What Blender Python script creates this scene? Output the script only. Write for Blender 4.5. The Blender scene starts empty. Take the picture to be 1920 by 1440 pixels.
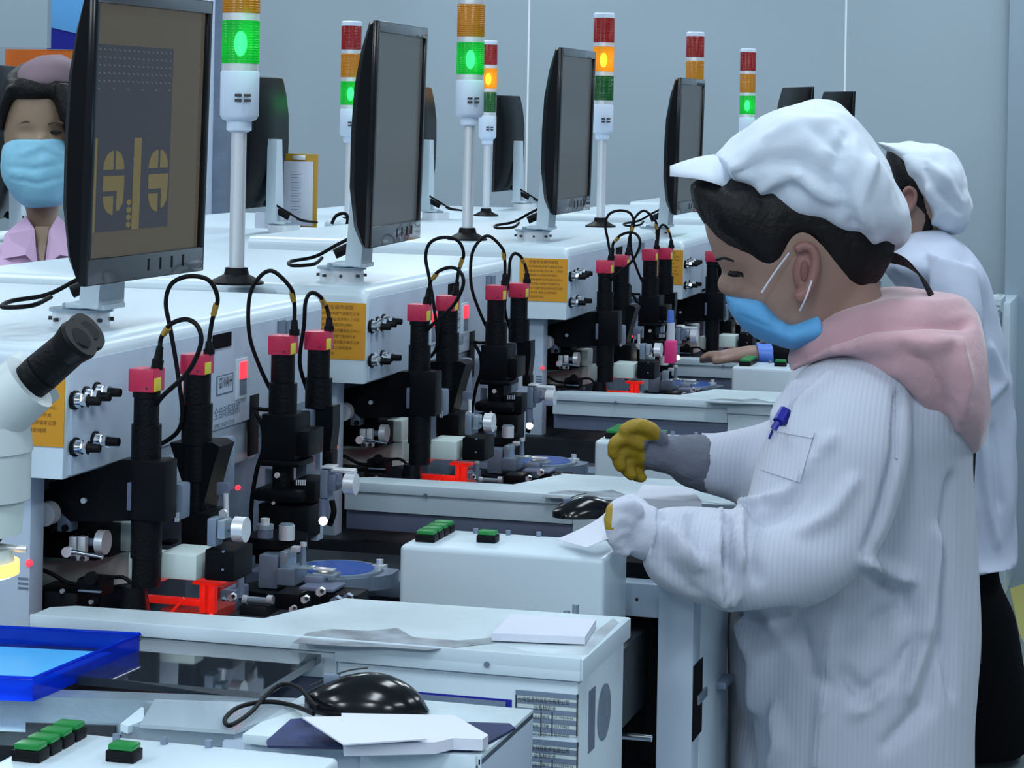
import bpy, bmesh, math, random
from mathutils import Vector, Matrix, noise
random.seed(7)
SC = bpy.context.scene
COL = SC.collection
# ------------------------------------------------------------ camera
F, TH, RH, H0, ZC = 4500.0, math.radians(15.54), 0.018, 210.0, 1.55
ts, tc, sr, cr = math.sin(TH), math.cos(TH), math.sin(RH), math.cos(RH)
cam = bpy.data.cameras.new('camera')
cam.sensor_width = 36.0; cam.sensor_fit = 'HORIZONTAL'
cam.lens = 36.0 * F / 1920
cam.shift_x = -(510 * sr) / 1920
cam.shift_y = -510.0 / 1920
cam.clip_start = 0.05
cam_o = bpy.data.objects.new('camera', cam); COL.objects.link(cam_o)
cam_o.location = (0, 0, ZC)
cam_o.matrix_world = (Matrix.Translation((0, 0, ZC)) @ Matrix.Rotation(TH, 4, 'Z') @
                      Matrix.Rotation(math.pi / 2, 4, 'X') @ Matrix.Rotation(RH, 4, 'Z'))
SC.camera = cam_o
# ------------------------------------------------------------ world, exposure
SC.view_settings.view_transform = 'Standard'; SC.view_settings.look = 'None'
SC.view_settings.gamma = 1.0; SC.view_settings.exposure = -0.14
SC.view_settings.use_curve_mapping = False
w = bpy.data.worlds.new('world'); SC.world = w; w.use_nodes = True
w.node_tree.nodes['Background'].inputs[0].default_value = (0.52, 0.64, 0.82, 1)
w.node_tree.nodes['Background'].inputs[1].default_value = 0.38
def area(name, loc, sx, sy, power, col=(0.82, 0.92, 1.0), rot=(0, 0, 0)):
    l = bpy.data.lights.new(name, 'AREA'); l.shape = 'RECTANGLE'; l.size = sx; l.size_y = sy
    l.energy = power; l.color = col
    o = bpy.data.objects.new(name, l); COL.objects.link(o); o.location = loc; o.rotation_euler = rot
    return o
for lx in (-4.1, -2.3, -0.4, 1.4):
    for ly in (-2.2, 0.4, 3.0, 5.4, 7.3):
        area('ceiling_lamp', (lx, ly, 2.9), 0.3, 1.25, 48 if ly < 0 else (30 if ly < 1 else 20))  # row behind the camera added, with more power, to brighten camera-facing sides
# ------------------------------------------------------------ projection helpers (pixel of the 1920x1440 frame -> point on a real plane)
def ray(px, py):
    dx, dy = px - 960, py - 720
    x, y = 960 + dx * cr + dy * sr, 720 - dx * sr + dy * cr
    l = (x - 960) / F; v = (y - H0) / F
    return (l * tc - ts, l * ts + tc, -v)
def atX(px, py, X): r = ray(px, py); t = X / r[0]; return Vector((X, r[1] * t, ZC + r[2] * t))
def atY(px, py, Y): r = ray(px, py); t = Y / r[1]; return Vector((r[0] * t, Y, ZC + r[2] * t))
def atZ(px, py, Z): r = ray(px, py); t = (Z - ZC) / r[2]; return Vector((r[0] * t, r[1] * t, Z))
def atD(px, py, D): r = ray(px, py); return Vector((r[0] * D, r[1] * D, ZC + r[2] * D))
def proj(p):
    D = -p[0] * ts + p[1] * tc; L = p[0] * tc + p[1] * ts
    x = 960 + F * L / D; y = H0 + F * (ZC - p[2]) / D
    dx, dy = x - 960, y - 720
    return 960 + dx * cr - dy * sr, 720 + dx * sr + dy * cr, D
FWD = Vector((-ts, tc, 0)); RGT = Vector((tc, ts, 0)); UP = Vector((0, 0, 1))
# ------------------------------------------------------------ materials
def mat(name, col, rough=0.5, metal=0.0, bump=0.0, bscale=60.0, emit=None, es=0.0, var=0.0, vscale=6.0,
        stripe=0.0, spec=0.5, sheen=0.0, sss=0.0, trans=0.0, alpha=1.0, coat=0.0):
    m = bpy.data.materials.new(name); m.use_nodes = True
    nt = m.node_tree; b = nt.nodes['Principled BSDF']
    b.inputs['Base Color'].default_value = (*col, 1); b.inputs['Roughness'].default_value = rough
    b.inputs['Metallic'].default_value = metal
    b.inputs['Specular IOR Level'].default_value = spec
    b.inputs['Coat Weight'].default_value = coat
    if sheen: b.inputs['Sheen Weight'].default_value = sheen
    if sss:
        b.inputs['Subsurface Weight'].default_value = sss; b.inputs['Subsurface Scale'].default_value = 0.01
    if trans: b.inputs['Transmission Weight'].default_value = trans
    if alpha < 1: b.inputs['Alpha'].default_value = alpha
    if emit:
        b.inputs['Emission Color'].default_value = (*emit, 1); b.inputs['Emission Strength'].default_value = es
    tc_ = nt.nodes.new('ShaderNodeTexCoord')
    if var:
        n = nt.nodes.new('ShaderNodeTexNoise'); n.inputs['Scale'].default_value = vscale; n.inputs['Detail'].default_value = 6
        nt.links.new(tc_.outputs['Object'], n.inputs['Vector'])
        r = nt.nodes.new('ShaderNodeValToRGB')
        r.color_ramp.elements[0].position = 0.35; r.color_ramp.elements[1].position = 0.7
        r.color_ramp.elements[0].color = (*[c * (1 - var) for c in col], 1)
        r.color_ramp.elements[1].color = (*[min(1, c * (1 + var * 0.4)) for c in col], 1)
        nt.links.new(n.outputs['Fac'], r.inputs['Fac']); nt.links.new(r.outputs['Color'], b.inputs['Base Color'])
    last = None
    if bump:
        n2 = nt.nodes.new('ShaderNodeTexNoise'); n2.inputs['Scale'].default_value = bscale; n2.inputs['Detail'].default_value = 4
        nt.links.new(tc_.outputs['Object'], n2.inputs['Vector'])
        bp = nt.nodes.new('ShaderNodeBump'); bp.inputs['Strength'].default_value = bump; bp.inputs['Distance'].default_value = 0.004
        nt.links.new(n2.outputs['Fac'], bp.inputs['Height']); last = bp
    if stripe:  # fine conductive thread woven in the cloth
        wv = nt.nodes.new('ShaderNodeTexWave'); wv.bands_direction = 'X'; wv.inputs['Scale'].default_value = stripe
        wv.inputs['Distortion'].default_value = 1.2; wv.inputs['Detail'].default_value = 1; wv.inputs['Detail Scale'].default_value = 0.15
        nt.links.new(tc_.outputs['Object'], wv.inputs['Vector'])
        bp = nt.nodes.new('ShaderNodeBump'); bp.inputs['Strength'].default_value = 0.22; bp.inputs['Distance'].default_value = 0.0012
        nt.links.new(wv.outputs['Fac'], bp.inputs['Height'])
        if last: nt.links.new(last.outputs['Normal'], bp.inputs['Normal'])
        last = bp
        mx = nt.nodes.new('ShaderNodeMix'); mx.data_type = 'RGBA'
        mx.inputs[6].default_value = (*[c * 0.955 for c in col], 1); mx.inputs[7].default_value = (*col, 1)
        nt.links.new(wv.outputs['Fac'], mx.inputs[0]); nt.links.new(mx.outputs[2], b.inputs['Base Color'])
    if last: nt.links.new(last.outputs['Normal'], b.inputs['Normal'])
    return m
def lens_mat(name, col, lit):
    m = bpy.data.materials.new(name); m.use_nodes = True; nt = m.node_tree
    b = nt.nodes['Principled BSDF']
    b.inputs['Base Color'].default_value = (*col, 1); b.inputs['Roughness'].default_value = 0.18
    if lit:
        b.inputs['Emission Color'].default_value = (*lit, 1); b.inputs['Emission Strength'].default_value = 0.18
        t = nt.nodes.new('ShaderNodeBsdfTransparent'); t.inputs[0].default_value = (*[min(1, c * 1.5 + .06) for c in lit], 1)
        mx = nt.nodes.new('ShaderNodeMixShader'); mx.inputs[0].default_value = 0.55
        nt.links.new(t.outputs[0], mx.inputs[1]); nt.links.new(b.outputs[0], mx.inputs[2])
        nt.links.new(mx.outputs[0], nt.nodes['Material Output'].inputs[0])
    wv = nt.nodes.new('ShaderNodeTexWave'); wv.bands_direction = 'Z'; wv.inputs['Scale'].default_value = 90
    tcn = nt.nodes.new('ShaderNodeTexCoord'); nt.links.new(tcn.outputs['Object'], wv.inputs['Vector'])
    bp = nt.nodes.new('ShaderNodeBump'); bp.inputs['Strength'].default_value = 0.4; bp.inputs['Distance'].default_value = 0.001
    nt.links.new(wv.outputs['Fac'], bp.inputs['Height']); nt.links.new(bp.outputs[0], b.inputs['Normal'])
    return m
M = dict(
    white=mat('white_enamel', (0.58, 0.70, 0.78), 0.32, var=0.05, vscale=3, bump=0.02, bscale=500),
    panel=mat('shaded_side_enamel', (0.46, 0.56, 0.68), 0.35, var=0.06, vscale=4),  # shade of the side faces put into a darker enamel
    dusty=mat('scuffed_enamel', (0.56, 0.68, 0.74), 0.4, var=0.18, vscale=9),
    stained=mat('stained_enamel', (0.56, 0.66, 0.72), 0.3, var=0.42, vscale=13),
    casting=mat('grey_cream_casting', (0.62, 0.74, 0.72), 0.5, var=0.1),
    steel=mat('grey_steel', (0.20, 0.26, 0.35), 0.4, 0.3, var=0.15, vscale=20),
    plate=mat('brushed_plate', (0.36, 0.46, 0.54), 0.25, 0.5, var=0.18, vscale=12, bump=0.05, bscale=200),
    rail=mat('violet_grey_rail', (0.15, 0.18, 0.27), 0.5, 0.2, var=0.1),
    silver=mat('silver', (0.78, 0.82, 0.86), 0.3, 0.5),
    chrome=mat('chrome', (0.8, 0.84, 0.88), 0.12, 1.0),
    black=mat('black_anodised', (0.004, 0.005, 0.007), 0.4, spec=0.10),
    blackrib=mat('black_ribbed', (0.004, 0.005, 0.007), 0.45, spec=0.12, bump=0.3, bscale=300),
    dark=mat('dark_deck', (0.010, 0.014, 0.020), 0.45, var=0.3, vscale=15),
    cavity=mat('dark_cavity', (0.003, 0.004, 0.006), 0.8, spec=0.1),
    rubber=mat('black_rubber', (0.004, 0.0045, 0.006), 0.5, spec=0.15),
    glossblack=mat('gloss_black_plastic', (0.005, 0.006, 0.008), 0.16, spec=0.4),
    screen=mat('screen_dim', (0.02, 0.02, 0.02), 0.25, emit=(0.085, 0.10, 0.105), es=0.55, spec=0.3),
    screen1=mat('screen_brown', (0.03, 0.03, 0.025), 0.12, emit=(0.125, 0.105, 0.075), es=0.52, spec=0.25),
    scrdark=mat('screen_grey_area', (0.02, 0.02, 0.025), 0.15, emit=(0.045, 0.05, 0.062), es=0.6, spec=0.25),
    scryel=mat('screen_olive_shapes', (0.03, 0.03, 0.02), 0.15, emit=(0.20, 0.165, 0.065), es=0.6, spec=0.25),
    scrdot=mat('screen_pale_marks', (0.03, 0.03, 0.03), 0.15, emit=(0.13, 0.13, 0.15), es=0.6, spec=0.25),
    camred=mat('camera_red', (0.50, 0.022, 0.075), 0.35),
    yellow=mat('yellow_sticker', (0.62, 0.56, 0.04), 0.5),
    gold=mat('gold_tag', (0.42, 0.26, 0.04), 0.5),
    orange=mat('orange_label', (0.62, 0.28, 0.008), 0.55, var=0.08),
    ink=mat('ink', (0.03, 0.03, 0.035), 0.6),
    inkbrown=mat('ink_brown', (0.20, 0.09, 0.01), 0.6),
    green=mat('green_button', (0.008, 0.17, 0.035), 0.3, emit=(0.0, 0.16, 0.03), es=0.25),
    redlit=mat('red_lit_glow', (0.5, 0.02, 0.01), 0.4, emit=(1.0, 0.02, 0.01), es=0.32),  # glow given to parts that only catch the red light
    redled=mat('red_led', (0.6, 0.02, 0.03), 0.3, emit=(1.0, 0.04, 0.07), es=1.6),
    redlitmetal=mat('red_lit_metal', (0.45, 0.03, 0.02), 0.35, 0.3),  # red light on metal, put into its base colour
    blue=mat('blue_wafer_film', (0.03, 0.10, 0.42), 0.25),
    paper=mat('paper', (0.62, 0.66, 0.76), 0.7, bump=0.05, bscale=40),
    sheet=mat('label_sheet', (0.50, 0.60, 0.60), 0.6),
    scopewhite=mat('microscope_enamel', (0.52, 0.60, 0.62), 0.4),
    skin=mat('skin', (0.30, 0.19, 0.15), 0.5, sss=0.15, bump=0.03, bscale=300),
    skinpale=mat('skin_pale', (0.26, 0.18, 0.12), 0.5, sss=0.15),
    ear=mat('ear_skin', (0.27, 0.13, 0.115), 0.5, sss=0.2),
    hair=mat('black_hair', (0.005, 0.004, 0.005), 0.5, spec=0.25, bump=0.5, bscale=120),
    coat=mat('white_antistatic_cloth', (0.48, 0.52, 0.62), 0.75, stripe=58, bump=0.12, bscale=25, sheen=0.2),
    cap=mat('white_cap_cloth', (0.60, 0.68, 0.78), 0.8, bump=0.25, bscale=35, sheen=0.2),
    coat2=mat('lavender_coat_cloth', (0.50, 0.56, 0.70), 0.8, bump=0.3, bscale=20),
    pink=mat('pink_fleece', (0.50, 0.30, 0.34), 0.85, bump=0.2, bscale=150, sheen=0.4),
    lilac=mat('lilac_cloth', (0.62, 0.42, 0.62), 0.8, bump=0.2, bscale=20),
    mauve=mat('mauve_cap_cloth', (0.20, 0.14, 0.17), 0.8),
    maskblue=mat('blue_mask_cloth', (0.10, 0.36, 0.68), 0.7, bump=0.3, bscale=60),
    maskpale=mat('pale_blue_mask_cloth', (0.25, 0.56, 0.74), 0.7, bump=0.3, bscale=60),
    glovewhite=mat('white_glove', (0.50, 0.54, 0.64), 0.8, bump=0.4, bscale=80),
    gloveyellow=mat('yellow_glove_coating', (0.33, 0.22, 0.01), 0.55, bump=0.4, bscale=90),
    glovegrey=mat('grey_glove_shaded_sleeve', (0.13, 0.145, 0.19), 0.85, bump=0.5, bscale=120),  # also carries the shade of the far sleeve in its colour
    trousers=mat('black_trousers', (0.003, 0.0035, 0.005), 0.9, spec=0.1),
    penblue=mat('blue_pen_plastic', (0.01, 0.012, 0.28), 0.3),
    wall=mat('wall_paint', (0.35, 0.44, 0.50), 0.55, var=0.04, vscale=1.2),
    seam=mat('wall_joint', (0.85, 0.9, 0.95), 0.5),
    floor=mat('floor_paint', (0.20, 0.26, 0.27), 0.35, var=0.12, vscale=3),
    ceiling=mat('ceiling_tile', (0.6, 0.64, 0.68), 0.8),
    marking=mat('yellow_floor_tape', (0.45, 0.42, 0.12), 0.6),
    amberboard=mat('brown_clipboard', (0.45, 0.26, 0.02), 0.5),
    posterblue=mat('poster_blue', (0.015, 0.02, 0.30), 0.4), postersky=mat('poster_sky', (0.12, 0.38, 0.75), 0.4),
    posterwhite=mat('poster_white', (0.60, 0.70, 0.84), 0.4), posterorange=mat('poster_orange', (0.75, 0.16, 0.02), 0.5),
    ledwhite=mat('white_lamp_glow', (0.9, 0.9, 0.8), 0.4, emit=(1.0, 0.95, 0.7), es=14),
    ledwarm=mat('warm_lamp_glow', (0.9, 0.6, 0.2), 0.4, emit=(1.0, 0.50, 0.12), es=1.6),
    ledcold=mat('cold_lamp_glow', (0.9, 0.95, 1), 0.4, emit=(0.55, 0.95, 1.0), es=9),
    lred=lens_mat('red_lens', (0.26, 0.008, 0.008), None), lamb=lens_mat('amber_lens', (0.48, 0.17, 0.004), None),
    lgrn=lens_mat('green_lens', (0.004, 0.085, 0.016), None),
    lgrnlit=lens_mat('green_lens_lit', (0.01, 0.35, 0.05), (0.0, 0.62, 0.08)),
    lamblit=lens_mat('amber_lens_lit', (0.8, 0.35, 0.01), (1.0, 0.42, 0.01)),
    bulbg=mat('green_bulb', (0.5, 1, 0.7), 0.5, emit=(0.30, 1.0, 0.55), es=9),
    bulba=mat('amber_bulb', (1, 0.8, 0.3), 0.5, emit=(1.0, 0.72, 0.18), es=9),
    pinkplastic=mat('pink_plastic', (0.75, 0.03, 0.22), 0.4), blueplastic=mat('blue_plastic', (0.08, 0.2, 0.7), 0.4),
)
def dish_mat():
    m = bpy.data.materials.new('clear_blue_plastic'); m.use_nodes = True; nt = m.node_tree
    b = nt.nodes['Principled BSDF']; b.inputs['Base Color'].default_value = (0.005, 0.05, 0.62, 1); b.inputs['Roughness'].default_value = 0.08
    t = nt.nodes.new('ShaderNodeBsdfTransparent'); t.inputs[0].default_value = (0.10, 0.35, 1, 1)
    mx = nt.nodes.new('ShaderNodeMixShader'); mx.inputs[0].default_value = 0.45
    nt.links.new(t.outputs[0], mx.inputs[1]); nt.links.new(b.outputs[0], mx.inputs[2])
    nt.links.new(mx.outputs[0], nt.nodes['Material Output'].inputs[0]); return m
M['dish'] = dish_mat()
M['pillar'] = mat('pillar_paint', (0.27, 0.35, 0.42), 0.55)
M['mirror'] = mat('polished_dark_plate', (0.02, 0.027, 0.037), 0.04, 0.0, spec=0.8, coat=0.6)
def acrylic_mat():
    m = bpy.data.materials.new('clear_acrylic'); m.use_nodes = True; nt = m.node_tree
    b = nt.nodes['Principled BSDF']; b.inputs['Base Color'].default_value = (0.55, 0.66, 0.74, 1); b.inputs['Roughness'].default_value = 0.08
    t = nt.nodes.new('ShaderNodeBsdfTransparent'); mx = nt.nodes.new('ShaderNodeMixShader'); mx.inputs[0].default_value = 0.5
    nt.links.new(t.outputs[0], mx.inputs[1]); nt.links.new(b.outputs[0], mx.inputs[2])
    nt.links.new(mx.outputs[0], nt.nodes['Material Output'].inputs[0]); return m
M['acrylic'] = acrylic_mat()
# ------------------------------------------------------------ mesh builder
class MB:
    def __init__(s): s.bm = bmesh.new()
    def _xf(s, vs, mtx): bmesh.ops.transform(s.bm, matrix=mtx, verts=vs)
    def box(s, c, d, rot=None, bev=0.0, seg=2):
        r = bmesh.ops.create_cube(s.bm, size=1.0); vs = r['verts']
        bmesh.ops.scale(s.bm, vec=d, verts=vs)
        if bev:
            es = list({e for v in vs for e in v.link_edges})
            r2 = bmesh.ops.bevel(s.bm, geom=es, offset=min(bev, min(d) * 0.45), segments=seg, affect='EDGES', profile=0.6)
            vs = list({v for f in r2['faces'] for v in f.verts} | {v for v in vs if v.is_valid})
        m = Matrix.Translation(c)
        if rot is not None: m = m @ rot.to_4x4()
        s._xf(vs, m); return s
    def ext(s, x0, x1, y0, y1, z0, z1, bev=0.0, seg=2):
        return s.box(((x0 + x1) / 2, (y0 + y1) / 2, (z0 + z1) / 2), (abs(x1 - x0), abs(y1 - y0), abs(z1 - z0)), bev=bev, seg=seg)
    def cyl(s, a, b, r0, r1=None, seg=24):
        a, b = Vector(a), Vector(b); d = b - a; L = d.length
        r = bmesh.ops.create_cone(s.bm, cap_ends=True, segments=seg, radius1=r0, radius2=r0 if r1 is None else r1, depth=L)
        q = Vector((0, 0, 1)).rotation_difference(d)
        s._xf(r['verts'], Matrix.Translation((a + b) / 2) @ q.to_matrix().to_4x4()); return s
    def sph(s, c, r, sc=(1, 1, 1), u=20, v=12):
        q = bmesh.ops.create_uvsphere(s.bm, u_segments=u, v_segments=v, radius=r)
        s._xf(q['verts'], Matrix.Translation(c) @ Matrix.Diagonal((*sc, 1))); return s
    def lathe(s, c, prof, seg=32, axis='Z'):
        rings = []
        for (r, z) in prof:
            ring = []
            for i in range(seg):
                a = 2 * math.pi * i / seg
                ring.append(s.bm.verts.new(Vector(c) + Vector((r * math.cos(a), r * math.sin(a), z))))
            rings.append(ring)
        for k in range(len(rings) - 1):
            for i in range(seg):
                j = (i + 1) % seg
                s.bm.faces.new((rings[k][i], rings[k][j], rings[k + 1][j], rings[k + 1][i]))
        s.bm.faces.new(rings[0][::-1]); s.bm.faces.new(rings[-1]); return s
    def tube(s, pts, r, seg=10, smooth=6):
        pts = [Vector(p) for p in pts]
        if smooth and len(pts) > 2:
            out = []
            for i in range(len(pts) - 1):
                p0 = pts[max(0, i - 1)]; p1 = pts[i]; p2 = pts[i + 1]; p3 = pts[min(len(pts) - 1, i + 2)]
                for k in range(smooth):
                    t = k / smooth
                    out.append(0.5 * ((2 * p1) + (p2 - p0) * t + (2 * p0 - 5 * p1 + 4 * p2 - p3) * t * t + (3 * p1 - p0 - 3 * p2 + p3) * t ** 3))
            out.append(pts[-1]); pts = out
        rings = []; n = None
        for i, p in enumerate(pts):
            d = (pts[min(i + 1, len(pts) - 1)] - pts[max(i - 1, 0)]).normalized()
            if n is None:
                n = d.orthogonal().normalized()
            else:
                n = (n - d * n.dot(d))
                n = n.normalized() if n.length > 1e-6 else d.orthogonal().normalized()
            b = d.cross(n); rr = r(i / (len(pts) - 1)) if callable(r) else r
            rings.append([s.bm.verts.new(p + (n * math.cos(2 * math.pi * k / seg) + b * math.sin(2 * math.pi * k / seg)) * rr) for k in range(seg)])
        for k in range(len(rings) - 1):
            for i in range(seg):
                j = (i + 1) % seg
                s.bm.faces.new((rings[k][i], rings[k][j], rings[k + 1][j], rings[k + 1][i]))
        s.bm.faces.new(rings[0][::-1]); s.bm.faces.new(rings[-1]); return s
    def prism(s, poly, vec):
        """closed polygon (list of 3d points) extruded along vec"""
        a = [s.bm.verts.new(Vector(p)) for p in poly]; b = [s.bm.verts.new(Vector(p) + Vector(vec)) for p in poly]
        n = len(a); s.bm.faces.new(a[::-1]); s.bm.faces.new(b)
        for i in range(n): s.bm.faces.new((a[i], a[(i + 1) % n], b[(i + 1) % n], b[i]))
        return s
    def ringloft(s, rings, cap=True):
        vr = [[s.bm.verts.new(p) for p in r] for r in rings]; n = len(vr[0])
        for k in range(len(vr) - 1):
            for i in range(n):
                j = (i + 1) % n
                s.bm.faces.new((vr[k][i], vr[k][j], vr[k + 1][j], vr[k + 1][i]))
        if cap: s.bm.faces.new(vr[0][::-1]); s.bm.faces.new(vr[-1])
        return s
    def build(s, name, material, parent=None, sharp=0.7, origin=None):
        bmesh.ops.recalc_face_normals(s.bm, faces=s.bm.faces[:])
        me = bpy.data.meshes.new(name)
        org = Vector(origin) if origin is not None else (Vector(root_of(parent).location) if parent is not None else Vector((0, 0, 0)))
        bmesh.ops.translate(s.bm, vec=-org, verts=s.bm.verts[:])
        s.bm.to_mesh(me); s.bm.free()
        me.materials.append(M[material] if isinstance(material, str) else material)
        me.polygons.foreach_set('use_smooth', [True] * len(me.polygons)); me.set_sharp_from_angle(angle=sharp)
        o = bpy.data.objects.new(name, me); COL.objects.link(o)
        if parent is not None: o.parent = parent
        else: o.location = org
        return o
def root_of(o):
    while o.parent is not None: o = o.parent
    return o
def tag(o, label, cat, group=None):
    o['label'] = label; o['category'] = cat
    if group: o['group'] = group
    return o
def thing(name, label, cat, loc, group=None):
    o = bpy.data.objects.new(name, None); COL.objects.link(o); o.location = loc; o.empty_display_size = 0.05
    return tag(o, label, cat, group)
def struct(o): o['kind'] = 'structure'; return o
def kids(o): return [c for c in bpy.data.objects if c.parent == o]
KID = {}
def index_kids():
    KID.clear()
    for c in bpy.data.objects:
        if c.parent is not None: KID.setdefault(c.parent, []).append(c)
def dup(o, parent=None, skip=()):
    c = o.copy(); COL.objects.link(c)
    if parent is not None: c.parent = parent
    for ch in KID.get(o, []):
        if ch.name.split('.')[0] not in skip: dup(ch, c, skip)
    return c
TXT = {}
def text_obj(s, size, origin, xdir, ydir, material, parent, name='lettering', align='LEFT', maxw=None):
    key = s
    if key not in TXT:
        cu = bpy.data.curves.new('t', 'FONT'); cu.body = s; cu.size = 1.0; cu.resolution_u = 1; cu.align_x = 'LEFT'
        t = bpy.data.objects.new('t', cu); COL.objects.link(t)
        dg = bpy.context.evaluated_depsgraph_get()
        me = bpy.data.meshes.new_from_object(t.evaluated_get(dg)); bpy.data.objects.remove(t)
        TXT[key] = [v.co.copy() for v in me.vertices], [tuple(p.vertices) for p in me.polygons]
        bpy.data.meshes.remove(me)
    vs, fs = TXT[key]
    if not vs: return None
    x0 = min(v.x for v in vs); x1 = max(v.x for v in vs); wd = (x1 - x0) * size
    sx = size * (maxw / wd if maxw and wd > maxw else 1)
    off = {'LEFT': 0, 'CENTER': -(x1 - x0) / 2 * sx}[align]
    xd, yd = Vector(xdir), Vector(ydir); rl = Vector(root_of(parent).location)
    pts = [Vector(origin) - rl + xd * ((v.x - x0) * sx + off) + yd * (v.y * size) for v in vs]
    me = bpy.data.meshes.new(name); me.from_pydata(pts, [], fs); me.materials.append(M[material])
    o = bpy.data.objects.new(name, me); COL.objects.link(o); o.parent = parent; return o
# ------------------------------------------------------------ the room
YW = 8.4
b = MB(); b.ext(-9, 6, -3, YW + 0.1, -0.1, 0); struct(b.build('floor', 'floor'))
b = MB(); b.ext(-9, 6, -3, YW + 0.1, 3.0, 3.1); struct(b.build('ceiling', 'ceiling'))
wall = MB(); wall.ext(-9, 6, YW + 0.001, YW + 0.1, 0, 3.0); wall = struct(wall.build('wall_back', 'seam'))
xs1 = atY(989, 200, YW).x; xs2 = atY(1585, 100, YW).x; pw = xs2 - xs1
x = xs1 - 4 * pw
while x < 5.8:
    b = MB(); b.ext(x + 0.0035, x + pw - 0.0035, YW, YW + 0.012, 0.0, 3.0); b.build('wall_panel', 'wall', wall); x += pw
b = MB(); b.ext(-9, 6, YW - 0.012, YW, 0, 0.06); struct(b.build('baseboard_back', 'rail'))
p0 = atY(386, 200, 7.6); p1 = atY(400, 200, 7.6); p2 = atY(428, 200, 7.6)
b = MB(); b.ext(p0.x, p1.x, 7.55, 7.6, 0, 3.0); struct(b.build('trim_1', 'posterwhite'))
b = MB(); b.ext(p1.x, p2.x, 7.6, 7.7, 0, 3.0); struct(b.build('trim_2', 'steel'))
p3 = atY(1888, 300, 8.3)
b = MB(); b.ext(p3.x, p3.x + 0.5, 8.3, 8.398, 0, 3.0); struct(b.build('trim_3', 'pillar' if 'pillar' in M else 'wall'))
# floor tape
q = [atZ(1893, 1105, 0.0), atZ(1935, 1090, 0.0), atZ(1935, 1240, 0.0), atZ(1912, 1190, 0.0)]
b = MB(); b.prism([Vector((p.x, p.y, 0.0005)) for p in q], (0, 0, 0.001))
tag(b.build('floor_tape', 'marking'), 'yellow marking tape on the grey floor at far right by the wall', 'floor tape')
# poster and white board at the left
ps = thing('wall_poster', 'blue and white poster with an orange band on the wall at far left', 'poster', atY(130, 60, 7.9))
def quadY(b, x0, y0, x1, y1, Y, dy):
    a, c = atY(x0, y0, Y), atY(x1, y1, Y); b.ext(a.x, c.x, Y, Y + dy, c.z, a.z); return b
quadY(MB(), 88, -60, 260, 60, 7.9, 0.02).build('sheet', 'posterwhite', ps)
b = MB(); b.prism([atY(88, 22, 7.897), atY(260, 75, 7.897), atY(260, 95, 7.897), atY(88, 92, 7.897)], (0, 0.003, 0)); b.build('blue_band', 'posterblue', ps)
b = MB(); b.prism([atY(88, -30, 7.894), atY(260, 30, 7.894), atY(260, 90, 7.894), atY(88, 50, 7.894)], (0, 0.003, 0)); b.build('sky_band', 'postersky', ps)
quadY(MB(), 10, 92, 260, 160, 7.9, 0.02).build('orange_band', 'posterorange', ps)
b = MB(); quadY(b, -80, -60, 88, 90, 7.5, 0.03)
tag(b.build('white_board', 'wall'), 'plain pale board hanging at the upper left corner in front of the poster', 'board')
# ------------------------------------------------------------ bonding machine (prototype, second from the camera's left)
OY = (0.0, 0.875, 1.94, 2.94, 4.08, 5.03)       # distance of each machine behind the first
XP = -1.025
MORG = Vector((-1.3, 2.1, 0))
LAB = ['white bonding machine nearest the camera, with the microscope in front of its orange label',
       'white bonding machine second in the front row, just beyond the nearest one',
       'white bonding machine third in the front row, level with the leaning worker\'s mask',
       'white bonding machine fourth in the front row, behind the leaning worker\'s forehead',
       'white bonding machine fifth in the front row, hidden behind the leaning worker\'s head',
       'white bonding machine last in the front row, by the back wall']
mac = thing('bonding_machine', LAB[0], 'machine', MORG)
def P(name, m, mk, par=mac, sharp=0.7): return mk.build(name, m, par, sharp)
ZT, ZB = 1.318, 1.191
# head: rounded cover
Yf = 2.095
prof = []   # cross-section in X-Z, rounded top corner
R = 0.016
prof = [(-1.62, ZB)] + [(XP - 0.002, ZB)]
for i in range(7):
    a = math.pi / 2 * i / 6
    prof.append((XP - R + R * math.cos(a), ZT - R + R * math.sin(a)))
prof += [(-1.62, ZT)]
def rounded_head(b, prof, y0, y1, rad=0.018):
    rings = []
    steps = [(0, 1.0), (rad * 0.08, 0.55), (rad * 0.3, 0.25), (rad * 0.65, 0.06), (rad, 0.0)]
    for dy, sh in steps:
        rings.append([Vector((x if x < -1.5 else x - sh * 0.0, y0 + dy, z - (sh * rad * 0.8 if z > ZT - R - 0.001 else 0))) for x, z in prof])
    rings.append([Vector((x, y1, z)) for x, z in prof])
    b.ringloft(rings); return b
head = P('head_cover', 'white', rounded_head(MB(), prof, Yf, 2.80))
# stepped lower part of the side panel, set deeper
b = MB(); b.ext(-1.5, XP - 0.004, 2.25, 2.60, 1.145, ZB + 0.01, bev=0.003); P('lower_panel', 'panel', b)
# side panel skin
b = MB(); b.ext(XP - 0.003, XP + 0.0015, Yf + 0.012, 2.795, ZB + 0.002, ZT - 0.016, bev=0.001); P('side_panel', 'panel', b)
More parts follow.
